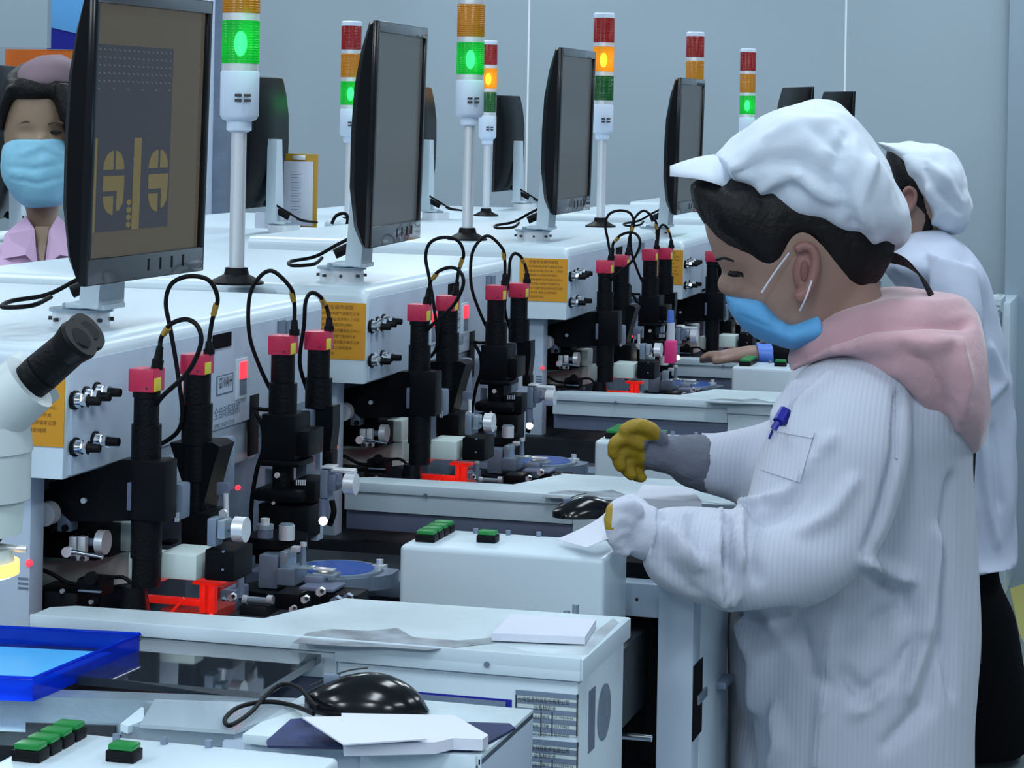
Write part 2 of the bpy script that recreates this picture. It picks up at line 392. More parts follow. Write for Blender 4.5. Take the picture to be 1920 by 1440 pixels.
# orange label with lettering
a0, a1 = atY(-30, 686, Yf), atY(120, 839, Yf)
lab = MB(); lab.ext(a1.x - 0.086, a1.x, Yf - 0.0012, Yf, a1.z, a1.z + 0.0745); lab = P('warning_label', 'orange', lab)
lines = ['设备安全操作规程', '一、开机前检查电源气源是否正常', '二、设备运行时禁止将手伸入工作区', '三、调整镜头光源前须先停机',
         '四、更换吸嘴顶针后须重新校正中心', '五、发生异常立即按下急停开关', '六、每日下班前清洁设备并填写记录', '七、非专业人员禁止拆机维修', '八、注意用电安全']
for i, s in enumerate(lines):
    sz = 0.0066 if i == 0 else 0.0048
    zz = a1.z + 0.066 - i * 0.0075
    text_obj(s, sz, (a1.x - (0.043 if i == 0 else 0.080), Yf - 0.0016, zz), (1, 0, 0), (0, 0, 1), 'inkbrown', lab, align='CENTER' if i == 0 else 'LEFT', maxw=0.072)
# sockets with chrome plugs
def plug(px, py, n_black, r=0.0075):
    c = atX(px, py, XP)
    s = P('socket_ring', 'rubber', MB().cyl(c, c + Vector((0.004, 0, 0)), r * 1.25))
    k = MB()
    k.cyl(c + Vector((0.004, 0, 0)), c + Vector((0.010, 0, 0)), r * 1.0, r * 0.9)
    k.cyl(c + Vector((0.010, 0, 0)), c + Vector((0.016, 0, 0)), r * 0.75, r * 0.9, seg=8)
    k.build('plug_collar', 'chrome', s)
    k = MB(); k.cyl(c + Vector((0.016, 0, 0)), c + Vector((0.016 + n_black, 0, 0)), r * 0.62, r * 0.55); k.build('plug_body', 'rubber', s)
for px, py, n in ((137, 750, 0.012), (157, 742, 0.012), (177, 734, 0.012), (137, 838, 0.012), (174, 826, 0.012)): plug(px, py, n)
# vent slot, model plate, rocker switches, lettering, cable slot
def onpanel(name, x0, y0, x1, y1, m, proud=0.001, depth=0.002, par=None, bev=0.0, sub=None):
    a, c = atX(x0, y0, XP), atX(x1, y1, XP)
    k = MB(); k.ext(XP + proud - depth, XP + proud + 0.0016, a.y, c.y, c.z, a.z, bev=bev)
    return k.build(name, m, par or mac)
onpanel('vent_slot', 396, 629, 430, 648, 'cavity')
mp = onpanel('model_plate', 405, 708, 432, 732, 'panel', proud=0.0008)
fr = onpanel('plate_border', 403, 706, 434, 734, 'steel', proud=0.0004, par=mac)
c0 = atX(406, 729, XP)
text_obj('GS100AH+', 0.017, (XP + 0.0028, c0.y, c0.z), (0, 1, 0), (0, 0, 1), 'ink', mp, maxw=atX(431, 729, XP).y - c0.y)
c0 = atX(399, 786, XP)
text_obj('全自动固晶机', 0.014, (XP + 0.0018, c0.y, c0.z), (0, 1, 0), (0, 0, 1), 'steel', mac, name='machine_title', maxw=0.075)
text_obj('SEMICONDUCTOR', 0.007, (XP + 0.0018, c0.y, c0.z - 0.011), (0, 1, 0), (0, 0, 1), 'steel', mac, name='machine_title', maxw=0.072)
for (x0, y0, x1, y1) in ((440, 674, 459, 744), (334, 700, 356, 778)):
    s = onpanel('rocker_switch', x0, y0, x1, y1, 'white', proud=0.002, bev=0.001)
    a = atX(x0 + 4, y0 + 5, XP); c = atX(x1 - 3, y0 + 34, XP)
    k = MB(); k.ext(XP + 0.002, XP + 0.006, a.y, c.y, c.z, a.z, bev=0.0015); k.build('lit_rocker', 'redled', s)
    a = atX(x0 + 4, y0 + 36, XP); c = atX(x1 - 3, y1 - 6, XP)
    k = MB(); k.ext(XP + 0.002, XP + 0.0045, a.y, c.y, c.z, a.z, bev=0.001); k.build('rocker_base', 'steel', s)
onpanel('cable_slot', 466, 742, 481, 850, 'rubber', bev=0.002)
for x0 in (518, 533): onpanel('wall_socket', x0, 602, x0 + 12, 626, 'steel', proud=0.002)
# pillar below the head, cavity, back column, deck
Xc = atY(62, 1000, 2.13).x
b = MB(); b.ext(-1.62, Xc, 2.125, 2.155, 0.95, ZB, bev=0.004); pil = P('front_pillar', 'panel', b)
k = MB(); c = atY(55, 1056, 2.125); k.sph(c, 0.0035); k.build('status_led', 'redled', pil)
for i in range(3):
    k = MB(); c = atY(46, 1085 + i * 9, 2.1245); k.ext(c.x - 0.007, c.x + 0.004, c.y - 0.0004, c.y, c.z - 0.001, c.z + 0.001); k.build('printed_line', 'steel', pil)
b = MB(); b.ext(-1.62, -1.15, 2.155, 2.85, 0.95, ZB); P('cavity_back', 'cavity', b)
b = MB(); b.ext(-1.15, -1.045, 2.44, 2.80, 0.98, ZB - 0.03, bev=0.004); P('inner_column', 'steel', b)
b = MB(); b.ext(-1.62, -0.56, 2.10, 2.90, 0.90, 0.985, bev=0.004); P('deck', 'dark', b)  # coloured dark so the shadowed gap around the mechanism reads dark
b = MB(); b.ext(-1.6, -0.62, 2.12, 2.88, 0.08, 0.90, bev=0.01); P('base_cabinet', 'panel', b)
for fx, fy in ((-1.5, 2.2), (-1.5, 2.8), (-0.7, 2.2), (-0.7, 2.8)):
    P('foot', 'rubber', MB().cyl((fx, fy, 0), (fx, fy, 0.08), 0.03))
# lid shelf at the near side of the machine
ZS = 1.067; SF = 2.06
poly = [(-1.04, SF), (-0.505, SF), (-0.505, 2.25), (-0.79, 2.24), (-0.83, 2.125), (-1.02, 2.115), (-1.04, 2.10)]
b = MB(); b.prism([Vector((x, y, ZS - 0.004)) for x, y in poly], (0, 0, 0.004)); lid = P('shelf_lid', 'dusty', b)
b = MB(); b.ext(-1.04, -0.505, SF - 0.002, SF + 0.002, ZS - 0.011, ZS + 0.0015, bev=0.0012); b.ext(-0.735, -0.505, SF - 0.002, SF + 0.002, ZS - 0.019, ZS - 0.009, bev=0.0012); P('shelf_lip', 'white', b)
b = MB(); b.ext(-0.509, -0.503, SF, 2.25, ZS - 0.019, ZS, bev=0.0012); P('shelf_side_lip', 'white', b)
M['smear'] = mat('grey_smear', (0.30, 0.36, 0.42), 0.35, var=0.6, vscale=28)
def lidpatch(name, m, pts): b = MB(); b.prism([Vector((p.x, p.y, ZS)) for p in [atZ(x, y, ZS) for x, y in pts]], (0, 0, 0.0005)); return P(name, m, b)
lidpatch('worn_patch', 'smear', [(548, 1206), (575, 1188), (620, 1180), (690, 1184), (745, 1178), (775, 1196), (860, 1202), (925, 1196), (935, 1206), (880, 1212), (800, 1220), (720, 1214), (640, 1212)])
lidpatch('worn_patch', 'stained', [(940, 1212), (1060, 1218), (1090, 1205), (1150, 1160), (1160, 1168), (1100, 1228), (1010, 1226)])
for px in (260, 913): 
    c = atY(px, 1248, SF - 0.002); k = MB(); k.cyl((c.x, SF - 0.004, ZS - 0.010), (c.x, SF - 0.002, ZS - 0.010), 0.0026, seg=12); P('lip_screw', 'steel', k)
b = MB(); b.ext(-0.735, -0.508, SF + 0.004, 2.245, 0.10, ZS - 0.019, bev=0.003); cab = P('side_cabinet', 'white', b)
# nameplate and sheets on the cabinet front
def front(name, x0, y0, x1, y1, m, dy=0.001, par=None):
    a, c = atY(x0, y0, SF), atY(x1, y1, SF)
    k = MB(); k.ext(a.x, c.x, SF + 0.004 - dy, SF + 0.0045, c.z, a.z); return k.build(name, m, par or mac)
npb = front('nameplate', 760, 1297, 957, 1360, 'penblue')
front('nameplate_field', 764, 1301, 946, 1356, 'steel', 0.0016, npb)
for y0, y1 in ((1302, 1384), (1392, 1470)):
    sh = front('asset_sheet', 964, y0, 1082, y1, 'sheet')
    for gx in (965, 1012, 1033, 1080): front('ruled_line', gx, y0 + (34 if gx in (1012, 1033) else 2), gx + 1.5, y1 - 2, 'ink', 0.0015, sh)
    for gy in (2, 17, 34, 51, 68): front('ruled_line', 965, y0 + gy, 1081, y0 + gy + 0.8, 'steel', 0.0014, sh)
    def sheettext(s, sx, dy, size, mw):
        c = atY(sx, y0 + dy, SF); text_obj(s, size, (c.x, SF + 0.002, c.z), (1, 0, 0), (0, 0, 1), 'ink', sh, maxw=mw)
    sheettext('光电信息科技股份有限公司', 970, 13, 0.0052, 0.047)
    sheettext('设备标识卡', 1000, 29, 0.0052, 0.02)
    for r_, (t1, t2, t3) in enumerate((('设备名', '编号', '20190804006'), ('型号', '日期', '20190825'), ('责任人', '保养人', '每日点检'))):
        sheettext(t1, 995, 46 + 17 * r_, 0.0036, 0.008); sheettext(t2, 1015, 46 + 17 * r_, 0.0036, 0.008); sheettext(t3, 1037, 46 + 17 * r_, 0.0036, 0.018)
# side of the cabinet: round hole and amber window
c = atX(1133, 1335, -0.5075)
b = MB(); b.cyl((-0.5085, c.y, c.z), (-0.5072, c.y, c.z), 0.026, seg=32); P('side_hole', 'steel', b)
c = atX(1109, 1350, -0.5075)
b = MB(); b.ext(-0.5085, -0.507, c.y - 0.010, c.y + 0.012, c.z - 0.028, c.z + 0.028); P('side_window', 'ledwarm' if False else 'rail', b)
# rail and lower ledge under the lid at the left
b = MB(); b.ext(-1.04, -0.735, SF + 0.004, SF + 0.03, ZS - 0.036, ZS - 0.006, bev=0.001); P('lid_support', 'white', b)
b = MB(); b.ext(-1.04, -0.735, SF + 0.012, SF + 0.05, ZS - 0.062, ZS - 0.036, bev=0.002); P('guide_rail', 'rail', b)
# frame post, beam and side panel right of the console
a, c = atY(1235, 1095, 2.56), atY(1296, 1430, 2.56)
b = MB(); b.ext(a.x, c.x, 2.56, 2.60, 0.10, a.z, bev=0.002); P('frame_post', 'panel', b)
a, c = atY(1140, 1090, 2.57), atY(1236, 1160, 2.57)
b = MB(); b.ext(a.x, c.x, 2.57, 2.60, c.z, a.z, bev=0.002); P('frame_beam', 'panel', b)
for px in (1161, 1194):
    k = atY(px, 1124, 2.57); P('beam_screw', 'ink', MB().cyl(k, k + Vector((0, -0.001, 0)), 0.002, seg=10))
a, c = atY(1146, 1052, 2.60), atY(1240, 1092, 2.60)
b = MB(); b.ext(a.x, c.x, 2.60, 2.86, c.z - 0.2, a.z); P('dark_bay', 'cavity', b)
a2, c2 = atY(1140, 1090, 2.605), atY(1238, 1160, 2.605); b = MB(); b.ext(a2.x, c2.x, 2.606, 2.612, 0.10, a2.z - 0.01); P('bay_back', 'cavity', b)  # black sheet added behind the beam so the open bay reads dark
c1 = atX(1365, 1160, -0.502); a = atX(1298, 1145, -0.502)
b = MB(); b.ext(-0.53, -0.502, 2.60, c1.y, 0.12, a.z + 0.02, bev=0.002); P('service_panel', 'white', b)
a, c = atX(1301, 1250, -0.502), atX(1315, 1370, -0.502)
b = MB(); b.ext(-0.503, -0.5015, a.y, c.y, c.z, a.z); P('panel_slot', 'cavity', b)
b = MB(); b.ext(-0.503, -0.499, a.y + 0.02, c.y + 0.018, (a.z + c.z) / 2 - 0.006, (a.z + c.z) / 2 + 0.004, bev=0.001); P('slot_latch', 'steel', b)
a = atX(1342, 1285, -0.502); b = MB(); b.ext(-0.503, -0.490, a.y, a.y + 0.05, a.z - 0.004, a.z + 0.003, bev=0.001); P('drawer_handle', 'steel', b)
a, c = atY(1150, 1378, 2.5), atY(1222, 1388, 2.5)
P('cross_rod', 'chrome', MB().cyl(a, Vector((c.x, 2.5, a.z)), 0.004))
# console box with switches
ZK = 1.088
con = MB(); con.ext(-0.795, -0.572, 2.425, 2.535, 0.985, ZK, bev=0.006, seg=3); con = P('console_box', 'white', con)
def switch(x, y, w_=0.0165, n=0, par=con):
    k = MB(); k.ext(x, x + 0.0215, y, y + w_, ZK, ZK + 0.008, bev=0.001); s = k.build('switch_base', 'rubber', par)
    k = MB(); k.ext(x + 0.001, x + 0.0205, y + 0.001, y + w_ - 0.001, ZK + 0.008, ZK + 0.0125, bev=0.0018); k.build('green_cap', 'green', s)
s0 = atZ(778, 1016, ZK)
for i in range(4): switch(s0.x, s0.y + i * 0.020)
s1 = atZ(891, 1017, ZK); switch(s1.x + 0.001, s1.y)
for px, py in ((892, 1000), (953, 1003), (1010, 1006)):
    k = atZ(px, py, ZK); kk = MB(); kk.cyl(k, k + Vector((0, 0, 0.005)), 0.003, seg=8); kk.build('toggle', 'steel', con)
for px in (1020, 1037):
    c = atY(px, 1150, 2.24); kk = MB(); kk.cyl((c.x, 2.33, 1.0), (c.x, 2.33, 1.052 + (px - 1020) * 0.0004), 0.0035, seg=12); P('guide_pin', 'plate', kk)
# ---- optical tubes with red cameras
def vtube(name, px, Y, segs, m='blackrib', par=None):
    """segs: (y_top, y_bottom, half-width px) of vertical cylinders on the plane Y, as seen in the photograph"""
    b = MB()
    for y0, y1, hw in segs:
        a, c = atY(px, y0, Y), atY(px, y1, Y); r = (atY(px + hw, y0, Y) - atY(px - hw, y0, Y)).length / 2
        b.cyl((a.x, Y, c.z), (a.x, Y, a.z), r, seg=28)
    return b.build(name, m, par or mac)
def camera_tube(px, yt, yb, D, segs, conn, cable, tagt):
    c = atD(px, (yt + yb) / 2, D); Y = c.y
    t = vtube('optical_tube', px, Y, segs)
    top, bot = atY(px, yt, Y).z, atY(px, yb, Y).z; hw = 0.0135
    k = MB(); k.ext(c.x - hw, c.x + hw, Y - hw, Y + hw, bot, top, bev=0.0012); k.build('red_camera', 'camred', t)
    k = MB(); k.ext(c.x + hw, c.x + hw + 0.0012, Y - hw + 0.001, Y + 0.002, bot + 0.001, bot + (top - bot) * 0.62, bev=0.0005); k.build('yellow_sticker', 'yellow', t)
    k = MB(); k.cyl((c.x + 0.006, Y - hw - 0.0006, bot + 0.004), (c.x + 0.006, Y - hw, bot + 0.004), 0.0012, seg=8); k.build('camera_screw', 'ink', t)
    a, b2 = atY(conn[0], conn[1], Y + 0.004), atY(conn[0] + (conn[2] if len(conn) > 2 else 0), yt + 1, Y + 0.004)
    k = MB(); k.cyl(b2, a, 0.0052, 0.0036, seg=14); k.cyl(b2, b2 + (a - b2) * 0.4, 0.006, seg=14); k.build('plug', 'rubber', t)
    pts = []
    n = len(cable)
    for i, (x, y) in enumerate(cable): pts.append(atY(x, y, Y + 0.004 - 0.03 * math.sin(math.pi * i / (n - 1))))
    k = MB(); k.tube([a] + pts, 0.0024, seg=10); k.build('cable', 'rubber', t)
    p = [a] + pts; q0, q1 = p[tagt].lerp(p[tagt + 1], 0.25), p[tagt].lerp(p[tagt + 1], 0.75)
    k = MB(); k.cyl(q0, q1, 0.0032, seg=12); k.build('cable_tag', 'gold', t)
    return t, c
t1, C1 = camera_tube(275, 690, 733, 2.36, [(732, 744, 24), (744, 795, 22), (795, 864, 26), (862, 975, 24), (972, 1045, 27), (1045, 1098, 25)], (300, 650, -6),
    [(303, 632), (320, 608), (350, 599), (372, 614), (376, 648), (352, 698), (306, 742), (285, 770)], 1)
t2, C2 = camera_tube(370, 663, 701, 2.48, [(700, 754, 24), (756, 832, 27), (832, 900, 24), (900, 1030, 20)], (392, 640, 0),
    [(398, 600), (408, 560), (392, 526), (355, 518), (322, 532), (311, 568), (320, 620), (334, 705), (341, 790), (310, 828), (240, 852)], 1)
t3, C3 = camera_tube(531, 628, 664, 2.72, [(663, 716, 21), (718, 776, 25), (776, 866, 28), (866, 930, 19), (930, 1000, 22)], (552, 600, 0),
    [(552, 572), (545, 540), (510, 508), (482, 525), (467, 562), (468, 630), (488, 690), (512, 740)], 1)
t4, C4 = camera_tube(598, 620, 655, 2.80, [(654, 707, 20), (708, 764, 24)], (617, 596, 0),
    [(612, 575), (600, 556), (584, 549), (573, 566), (570, 610), (562, 680), (577, 735)], 1)
# ---- mechanism: boxes and cylinders
def yb(name, m, x0, y0, x1, y1, Y, dy, bev=0.001, par=None):
    a, c = atY(x0, y0, Y), atY(x1, y1, Y)
    b = MB(); b.ext(a.x, c.x, Y, Y + dy, c.z, a.z, bev=bev); return b.build(name, m, par or mac)
def ypoly(name, m, pts, Y, dy, par=None):
    b = MB(); b.prism([atY(x, y, Y) for x, y in pts], (0, dy, 0)); return b.build(name, m, par or mac)
def yc(name, m, cx, cy, rp, Y, dy, par=None, seg=28):
    a = atY(cx, cy, Y); r = (atY(cx + rp, cy, Y) - a).length
    b = MB(); b.cyl(a, a + Vector((0, dy, 0)), r, seg=seg); return b.build(name, m, par or mac)
def xc(name, m, x0, x1, cy, rp, Y, par=None, seg=28):
    a, c = atY(x0, cy, Y), atY(x1, cy, Y); r = (atY(x0 + rp, cy, Y) - a).length
    b = MB(); b.cyl(a, Vector((c.x, Y, a.z)), r, seg=seg); return b.build(name, m, par or mac)
def zc_(name, m, cx, y0, y1, rp, Y, par=None, seg=20, r1=None):
    a, c = atY(cx, y0, Y), atY(cx, y1, Y); r = (atY(cx + rp, y0, Y) - a).length
    b = MB(); b.cyl((a.x, Y, c.z), (a.x, Y, a.z), r, r if r1 is None else r * r1, seg=seg); return b.build(name, m, par or mac)
Y1 = C1.y
# black arm plate carrying tube one
ypoly('tube_arm', 'black', [(92, 905), (185, 880), (225, 862), (306, 862), (306, 976), (132, 978), (92, 940)], Y1 + 0.012, 0.02)
yb('clamp_block', 'black', 246, 862, 308, 980, Y1 - 0.018, 0.03, 0.002)
yb('clamp_slot', 'rail', 238, 905, 250, 958, Y1 - 0.016, 0.01)
xk = yc('lens_ring', 'chrome', 318, 940, 13, Y1 + 0.02, -0.012)
yb('focus_block', 'steel', 298, 905, 342, 975, Y1 + 0.025, 0.02, 0.003)
zc_('focus_screw', 'chrome', 330, 960, 978, 6, Y1 + 0.02)
# near hand-wheel and clamps
yb('wheel_bracket', 'steel', 108, 940, 130, 998, 2.19, 0.02)
yc('hand_wheel', 'silver', 94, 961, 20.5, 2.18, -0.014)
yc('bracket_screw', 'rubber', 100, 991, 6, 2.186, -0.003); yc('bracket_screw', 'rubber', 123, 990, 6, 2.186, -0.003)
yb('dark_block', 'black', 66, 925, 180, 1052, 2.215, 0.05)
yb('spring_hook', 'silver', 121, 921, 128, 940, 2.19, 0.006); yc('hook_eye', 'silver', 159, 938, 5, 2.19, -0.004, seg=14)
yb('clamp_plate', 'silver', 129, 1006, 142, 1040, 2.185, 0.008); yb('clamp_plate', 'silver', 146, 1006, 159, 1040, 2.185, 0.008)
yc('lever_knob', 'silver', 129, 1034, 9, 2.175, -0.006)
a, c = atY(134, 1034, 2.172), atY(192, 1045, 2.172); P('lever_rod', 'chrome', MB().cyl(a, c, 0.0022))
yb('screw_plate', 'silver', 132, 1040, 161, 1053, 2.185, 0.008); yc('plate_screw', 'ink', 139, 1047, 4.5, 2.184, -0.002, seg=12); yc('plate_screw', 'ink', 155, 1047, 4.5, 2.184, -0.002, seg=12)
xc('thumb_wheel', 'silver', 185, 200, 1016, 21, 2.20); xc('thumb_shaft', 'rail', 160, 186, 1016, 7, 2.20)
yb('motor_block', 'black', 163, 985, 206, 1045, 2.225, 0.03)
yb('sensor_block', 'casting', 206, 978, 246, 1036, 2.25, 0.04, 0.003)
# pale casting arm
ypoly('casting_arm', 'casting', [(62, 1053), (150, 1053), (196, 1042), (250, 1033), (250, 1092), (190, 1100), (62, 1102)], 2.255, 0.05)
yb('casting_head', 'casting', 298, 1036, 368, 1090, Y1 + 0.01, 0.055, 0.003)
yb('casting_link', 'casting', 240, 1036, 305, 1092, Y1 + 0.03, 0.03, 0.003)
a = [atY(x, y, 2.19) for x, y in ((60, 1062), (95, 1075), (125, 1092), (150, 1097))]; P('lamp_cable', 'rubber', MB().tube(a, 0.0022))
a = [atY(x, y, 2.20) for x, y in ((188, 1092), (205, 1084), (232, 1083), (250, 1098), (258, 1106))]; P('lamp_cable', 'rubber', MB().tube(a, 0.0020))
# black side lamp
yb('side_lamp', 'black', 143, 1084, 190, 1122, 2.175, 0.03, 0.003); yc('lamp_knob', 'rubber', 174, 1083, 11, 2.172, -0.006); yb('lamp_bar', 'steel', 146, 1106, 188, 1113, 2.172, 0.004)
yb('slide_block', 'black', 62, 1105, 145, 1150, 2.20, 0.05); yb('slide_face', 'dark', 83, 1110, 140, 1148, 2.195, 0.01)
for px, py in ((118, 1108), (172, 1128), (150, 1140)): yc('slide_screw', 'silver', px, py, 4, 2.192, -0.003, seg=12)
P('nozzle_cone', 'black', (lambda a, c: MB().cyl((a.x, Y1 - 0.01, c.z), (a.x, Y1 - 0.01, a.z), 0.017, 0.011))(atY(262, 1096, Y1), atY(262, 1165, Y1)))
# red lit work area: the parts' red is light put into their colour
rl = yb('redlit_bar', 'redlit', 272, 1116, 376, 1138, 2.235, 0.006); yb('redlit_post', 'redlit', 374, 1092, 384, 1150, 2.235, 0.008); yb('redlit_post', 'redlit', 388, 1092, 402, 1152, 2.24, 0.008)
yb('redlit_plate', 'redlitmetal', 300, 1142, 398, 1170, 2.24, 0.06); yb('redlit_bridge', 'redlit', 360, 1090, 412, 1100, 2.236, 0.02)
a, c = atY(318, 1152, 2.228), atY(345, 1122, 2.228); P('redlit_strut', 'redlit', MB().cyl(a, c, 0.0016))
yc('glow_led', 'redled', 396, 1156, 5, 2.23, -0.003)
# centre column right of tube two
ypoly('bracket_wedge', 'black', [(318, 830), (398, 830), (412, 838), (402, 870), (378, 960), (374, 1020), (340, 1020), (340, 900)], C2.y - 0.01, 0.04)
yb('column_face', 'steel', 398, 822, 420, 925, C2.y + 0.03, 0.03, 0.003)
yb('lower_housing', 'black', 340, 960, 392, 1034, C2.y - 0.02, 0.05, 0.002)
yb('black_housing', 'black', 384, 1030, 438, 1092, Y1 + 0.02, 0.05, 0.002)
for px, py in ((419, 1034), (418, 1068)): yc('housing_screw', 'steel', px, py, 2.5, Y1 + 0.019, -0.001, seg=8)
yb('linkage_block', 'steel', 388, 972, 404, 1026, Y1 + 0.01, 0.02, 0.002); yb('linkage_block', 'plate', 407, 975, 421, 1012, Y1 + 0.01, 0.02, 0.002)
yb('hook_plate', 'rail', 406, 905, 428, 930, C2.y, 0.006); a, c = atY(423, 925, C2.y), atY(424, 975, C2.y); P('hook_rod', 'silver', MB().cyl(a, c, 0.003)); yc('rod_eye', 'silver', 420, 962, 7, C2.y - 0.01, -0.004)
xc('adjust_shaft', 'rail', 421, 444, 991, 5, Y1 + 0.02); xc('adjust_wheel', 'silver', 441, 462, 992, 22, Y1 + 0.02)
yc('indicator_led', 'redled', 447, 914, 4.5, 2.45, -0.003)
# third tube carriage
yb('carriage_block', 'black', 490, 776, 552, 866, C3.y - 0.02, 0.05, 0.002); yb('carriage_side', 'black', 552, 808, 578, 858, C3.y - 0.01, 0.05, 0.002)
yb('carriage_back', 'steel', 556, 770, 574, 930, C3.y + 0.05, 0.03, 0.002)
yb('carriage_foot', 'black', 486, 862, 560, 878, C3.y - 0.022, 0.05, 0.002)
yb('square_mirror', 'plate', 497, 878, 512, 920, C3.y + 0.03, 0.01)
yb('carriage_wing', 'black', 472, 916, 566, 946, C3.y - 0.03, 0.05, 0.006); yb('carriage_box', 'black', 484, 944, 578, 1012, C3.y - 0.02, 0.04, 0.002)
yb('carriage_rail', 'panel', 583, 935, 595, 1015, C3.y + 0.02, 0.02); yb('spring_guard', 'black', 548, 900, 590, 945, C3.y - 0.01, 0.05, 0.002)
for i in range(5):
    k = atY(556 + i * 4, 905, C3.y - 0.012); P('spring_coil', 'silver', MB().cyl(k + Vector((0, 0, -0.003)), k + Vector((0, 0, 0.003)), 0.0008, seg=6))
yc('carriage_screw', 'silver', 520, 891, 5, C3.y - 0.04, -0.002, seg=12); yc('carriage_screw', 'silver', 513, 943, 3, C3.y - 0.032, -0.002, seg=8)
b = MB(); a = atY(500, 1018, 2.42); b.cyl((a.x, 2.45, a.z - 0.006), (a.x, 2.45, a.z + 0.004), 0.034, seg=40); P('round_stage', 'black', b)
zc_('stage_knob', 'silver', 497, 972, 984, 8, 2.43); zc_('stage_knob', 'plate', 497, 983, 992, 15, 2.43); zc_('stage_knob', 'rail', 497, 992, 1014, 14, 2.43)
zc_('knurled_knob', 'silver', 538, 985, 1012, 14, 2.42, seg=40); zc_('knob_top', 'plate', 538, 982, 986, 12, 2.42)
yb('stage_neck', 'black', 455, 1024, 546, 1048, 2.43, 0.04, 0.004)
# grey casting under the stage
yb('grey_casting', 'steel', 484, 1040, 520, 1106, 2.40, 0.05, 0.003); yb('grey_casting', 'plate', 524, 1034, 538, 1066, 2.40, 0.03, 0.002); yb('grey_casting', 'steel', 518, 1066, 552, 1100, 2.39, 0.04, 0.002)
b = MB(); a = atY(500, 1120, 2.38); b.cyl((a.x, 2.42, a.z - 0.012), (a.x, 2.42, a.z + 0.004), 0.040, seg=40); P('turret_base', 'black', b)
zc_('upright_pin', 'steel', 451, 1076, 1120, 8, 2.36, r1=0.8); zc_('upright_pin', 'steel', 569, 1020, 1060, 6, 2.40, r1=0.7); zc_('pin_cap', 'silver', 451, 1072, 1080, 7, 2.36); zc_('pin_cap', 'silver', 569, 1017, 1024, 6, 2.40)
xc('slide_rod', 'plate', 462, 508, 1124, 6, 2.35); xc('rod_collar', 'silver', 502, 512, 1124, 8, 2.35); xc('rod_collar', 'silver', 456, 464, 1124, 8, 2.35)
yb('clamp_jaw', 'silver', 545, 1025, 560, 1036, 2.40, 0.01); yb('small_arm', 'plate', 552, 1064, 582, 1070, 2.38, 0.02); yb('small_arm', 'silver', 586, 1066, 624, 1072, 2.38, 0.012)
yb('probe_block', 'steel', 570, 1080, 604, 1096, 2.37, 0.02, 0.002); yb('probe_block', 'plate', 584, 1074, 628, 1086, 2.38, 0.02, 0.002)
for px, py, rp in ((604, 1108, 8), (634, 1128, 12), (655, 1120, 9), (575, 1122, 7), (420, 1128, 9), (438, 1118, 7), (552, 1140, 6), (590, 1140, 5)):
    s_ = yc('hex_nut', 'steel' if rp > 8 else 'silver', px, py, rp, 2.33, -0.008, seg=6)
    yc('nut_bore', 'ink', px, py, rp * 0.45, 2.3215, -0.001, s_, seg=10)
for x0, x1, y0, y1, mm in ((408, 440, 1105, 1150, 'rail'), (515, 560, 1112, 1146, 'black'), (560, 625, 1100, 1112, 'rail'), (600, 668, 1112, 1150, 'black'), (448, 500, 1134, 1158, 'dark'), (402, 416, 1100, 1155, 'redlitmetal')):
    yb('slide_unit', mm, x0, y0, x1, y1, 2.345, 0.04, 0.002)
# fourth tube: taper, needle clamp, white lamp
ypoly('needle_arm', 'black', [(580, 762), (624, 762), (624, 800), (618, 850), (606, 850), (588, 790)], C4.y - 0.01, 0.025)
yb('needle_arm_back', 'panel', 574, 790, 600, 880, C4.y + 0.04, 0.02)
yb('needle_holder', 'rubber', 604, 846, 622, 874, C4.y - 0.012, 0.02)
yb('needle_clamp', 'silver', 602, 874, 624, 880, C3.y - 0.030, 0.02); yb('needle_clamp', 'steel', 600, 880, 614, 935, C3.y - 0.030, 0.02, 0.002); yb('needle_clamp', 'rail', 615, 890, 629, 922, C3.y - 0.030, 0.02, 0.002)
xc('needle_shaft', 'silver', 622, 668, 881, 5, C3.y - 0.025); xc('needle_shaft', 'rail', 629, 650, 907, 5, C3.y - 0.025); xc('needle_wheel', 'silver', 648, 668, 907, 19, C3.y - 0.025)
zc_('lamp_tip', 'rail', 606, 935, 968, 8, C3.y - 0.028, r1=1.0); b = MB(); b.sph(atY(606, 977, C3.y - 0.030), 0.0048); P('work_lamp', 'ledwhite', b)
b = MB(); b.tube([atY(x, y, C4.y) for x, y in ((622, 938), (626, 960), (618, 985))], 0.0035); P('lamp_hose', 'rubber', b)
b = MB(); b.tube([atY(x, y, C3.y + 0.03) for x, y in ((482, 766), (495, 768), (508, 768))], 0.0024); P('slot_cable', 'rubber', b)
b = MB(); b.tube([atY(x, y, C3.y - 0.0) for x, y in ((478, 772), (492, 800), (494, 840), (482, 880), (472, 940), (470, 1000))], 0.0026); P('slot_cable', 'rubber', b)
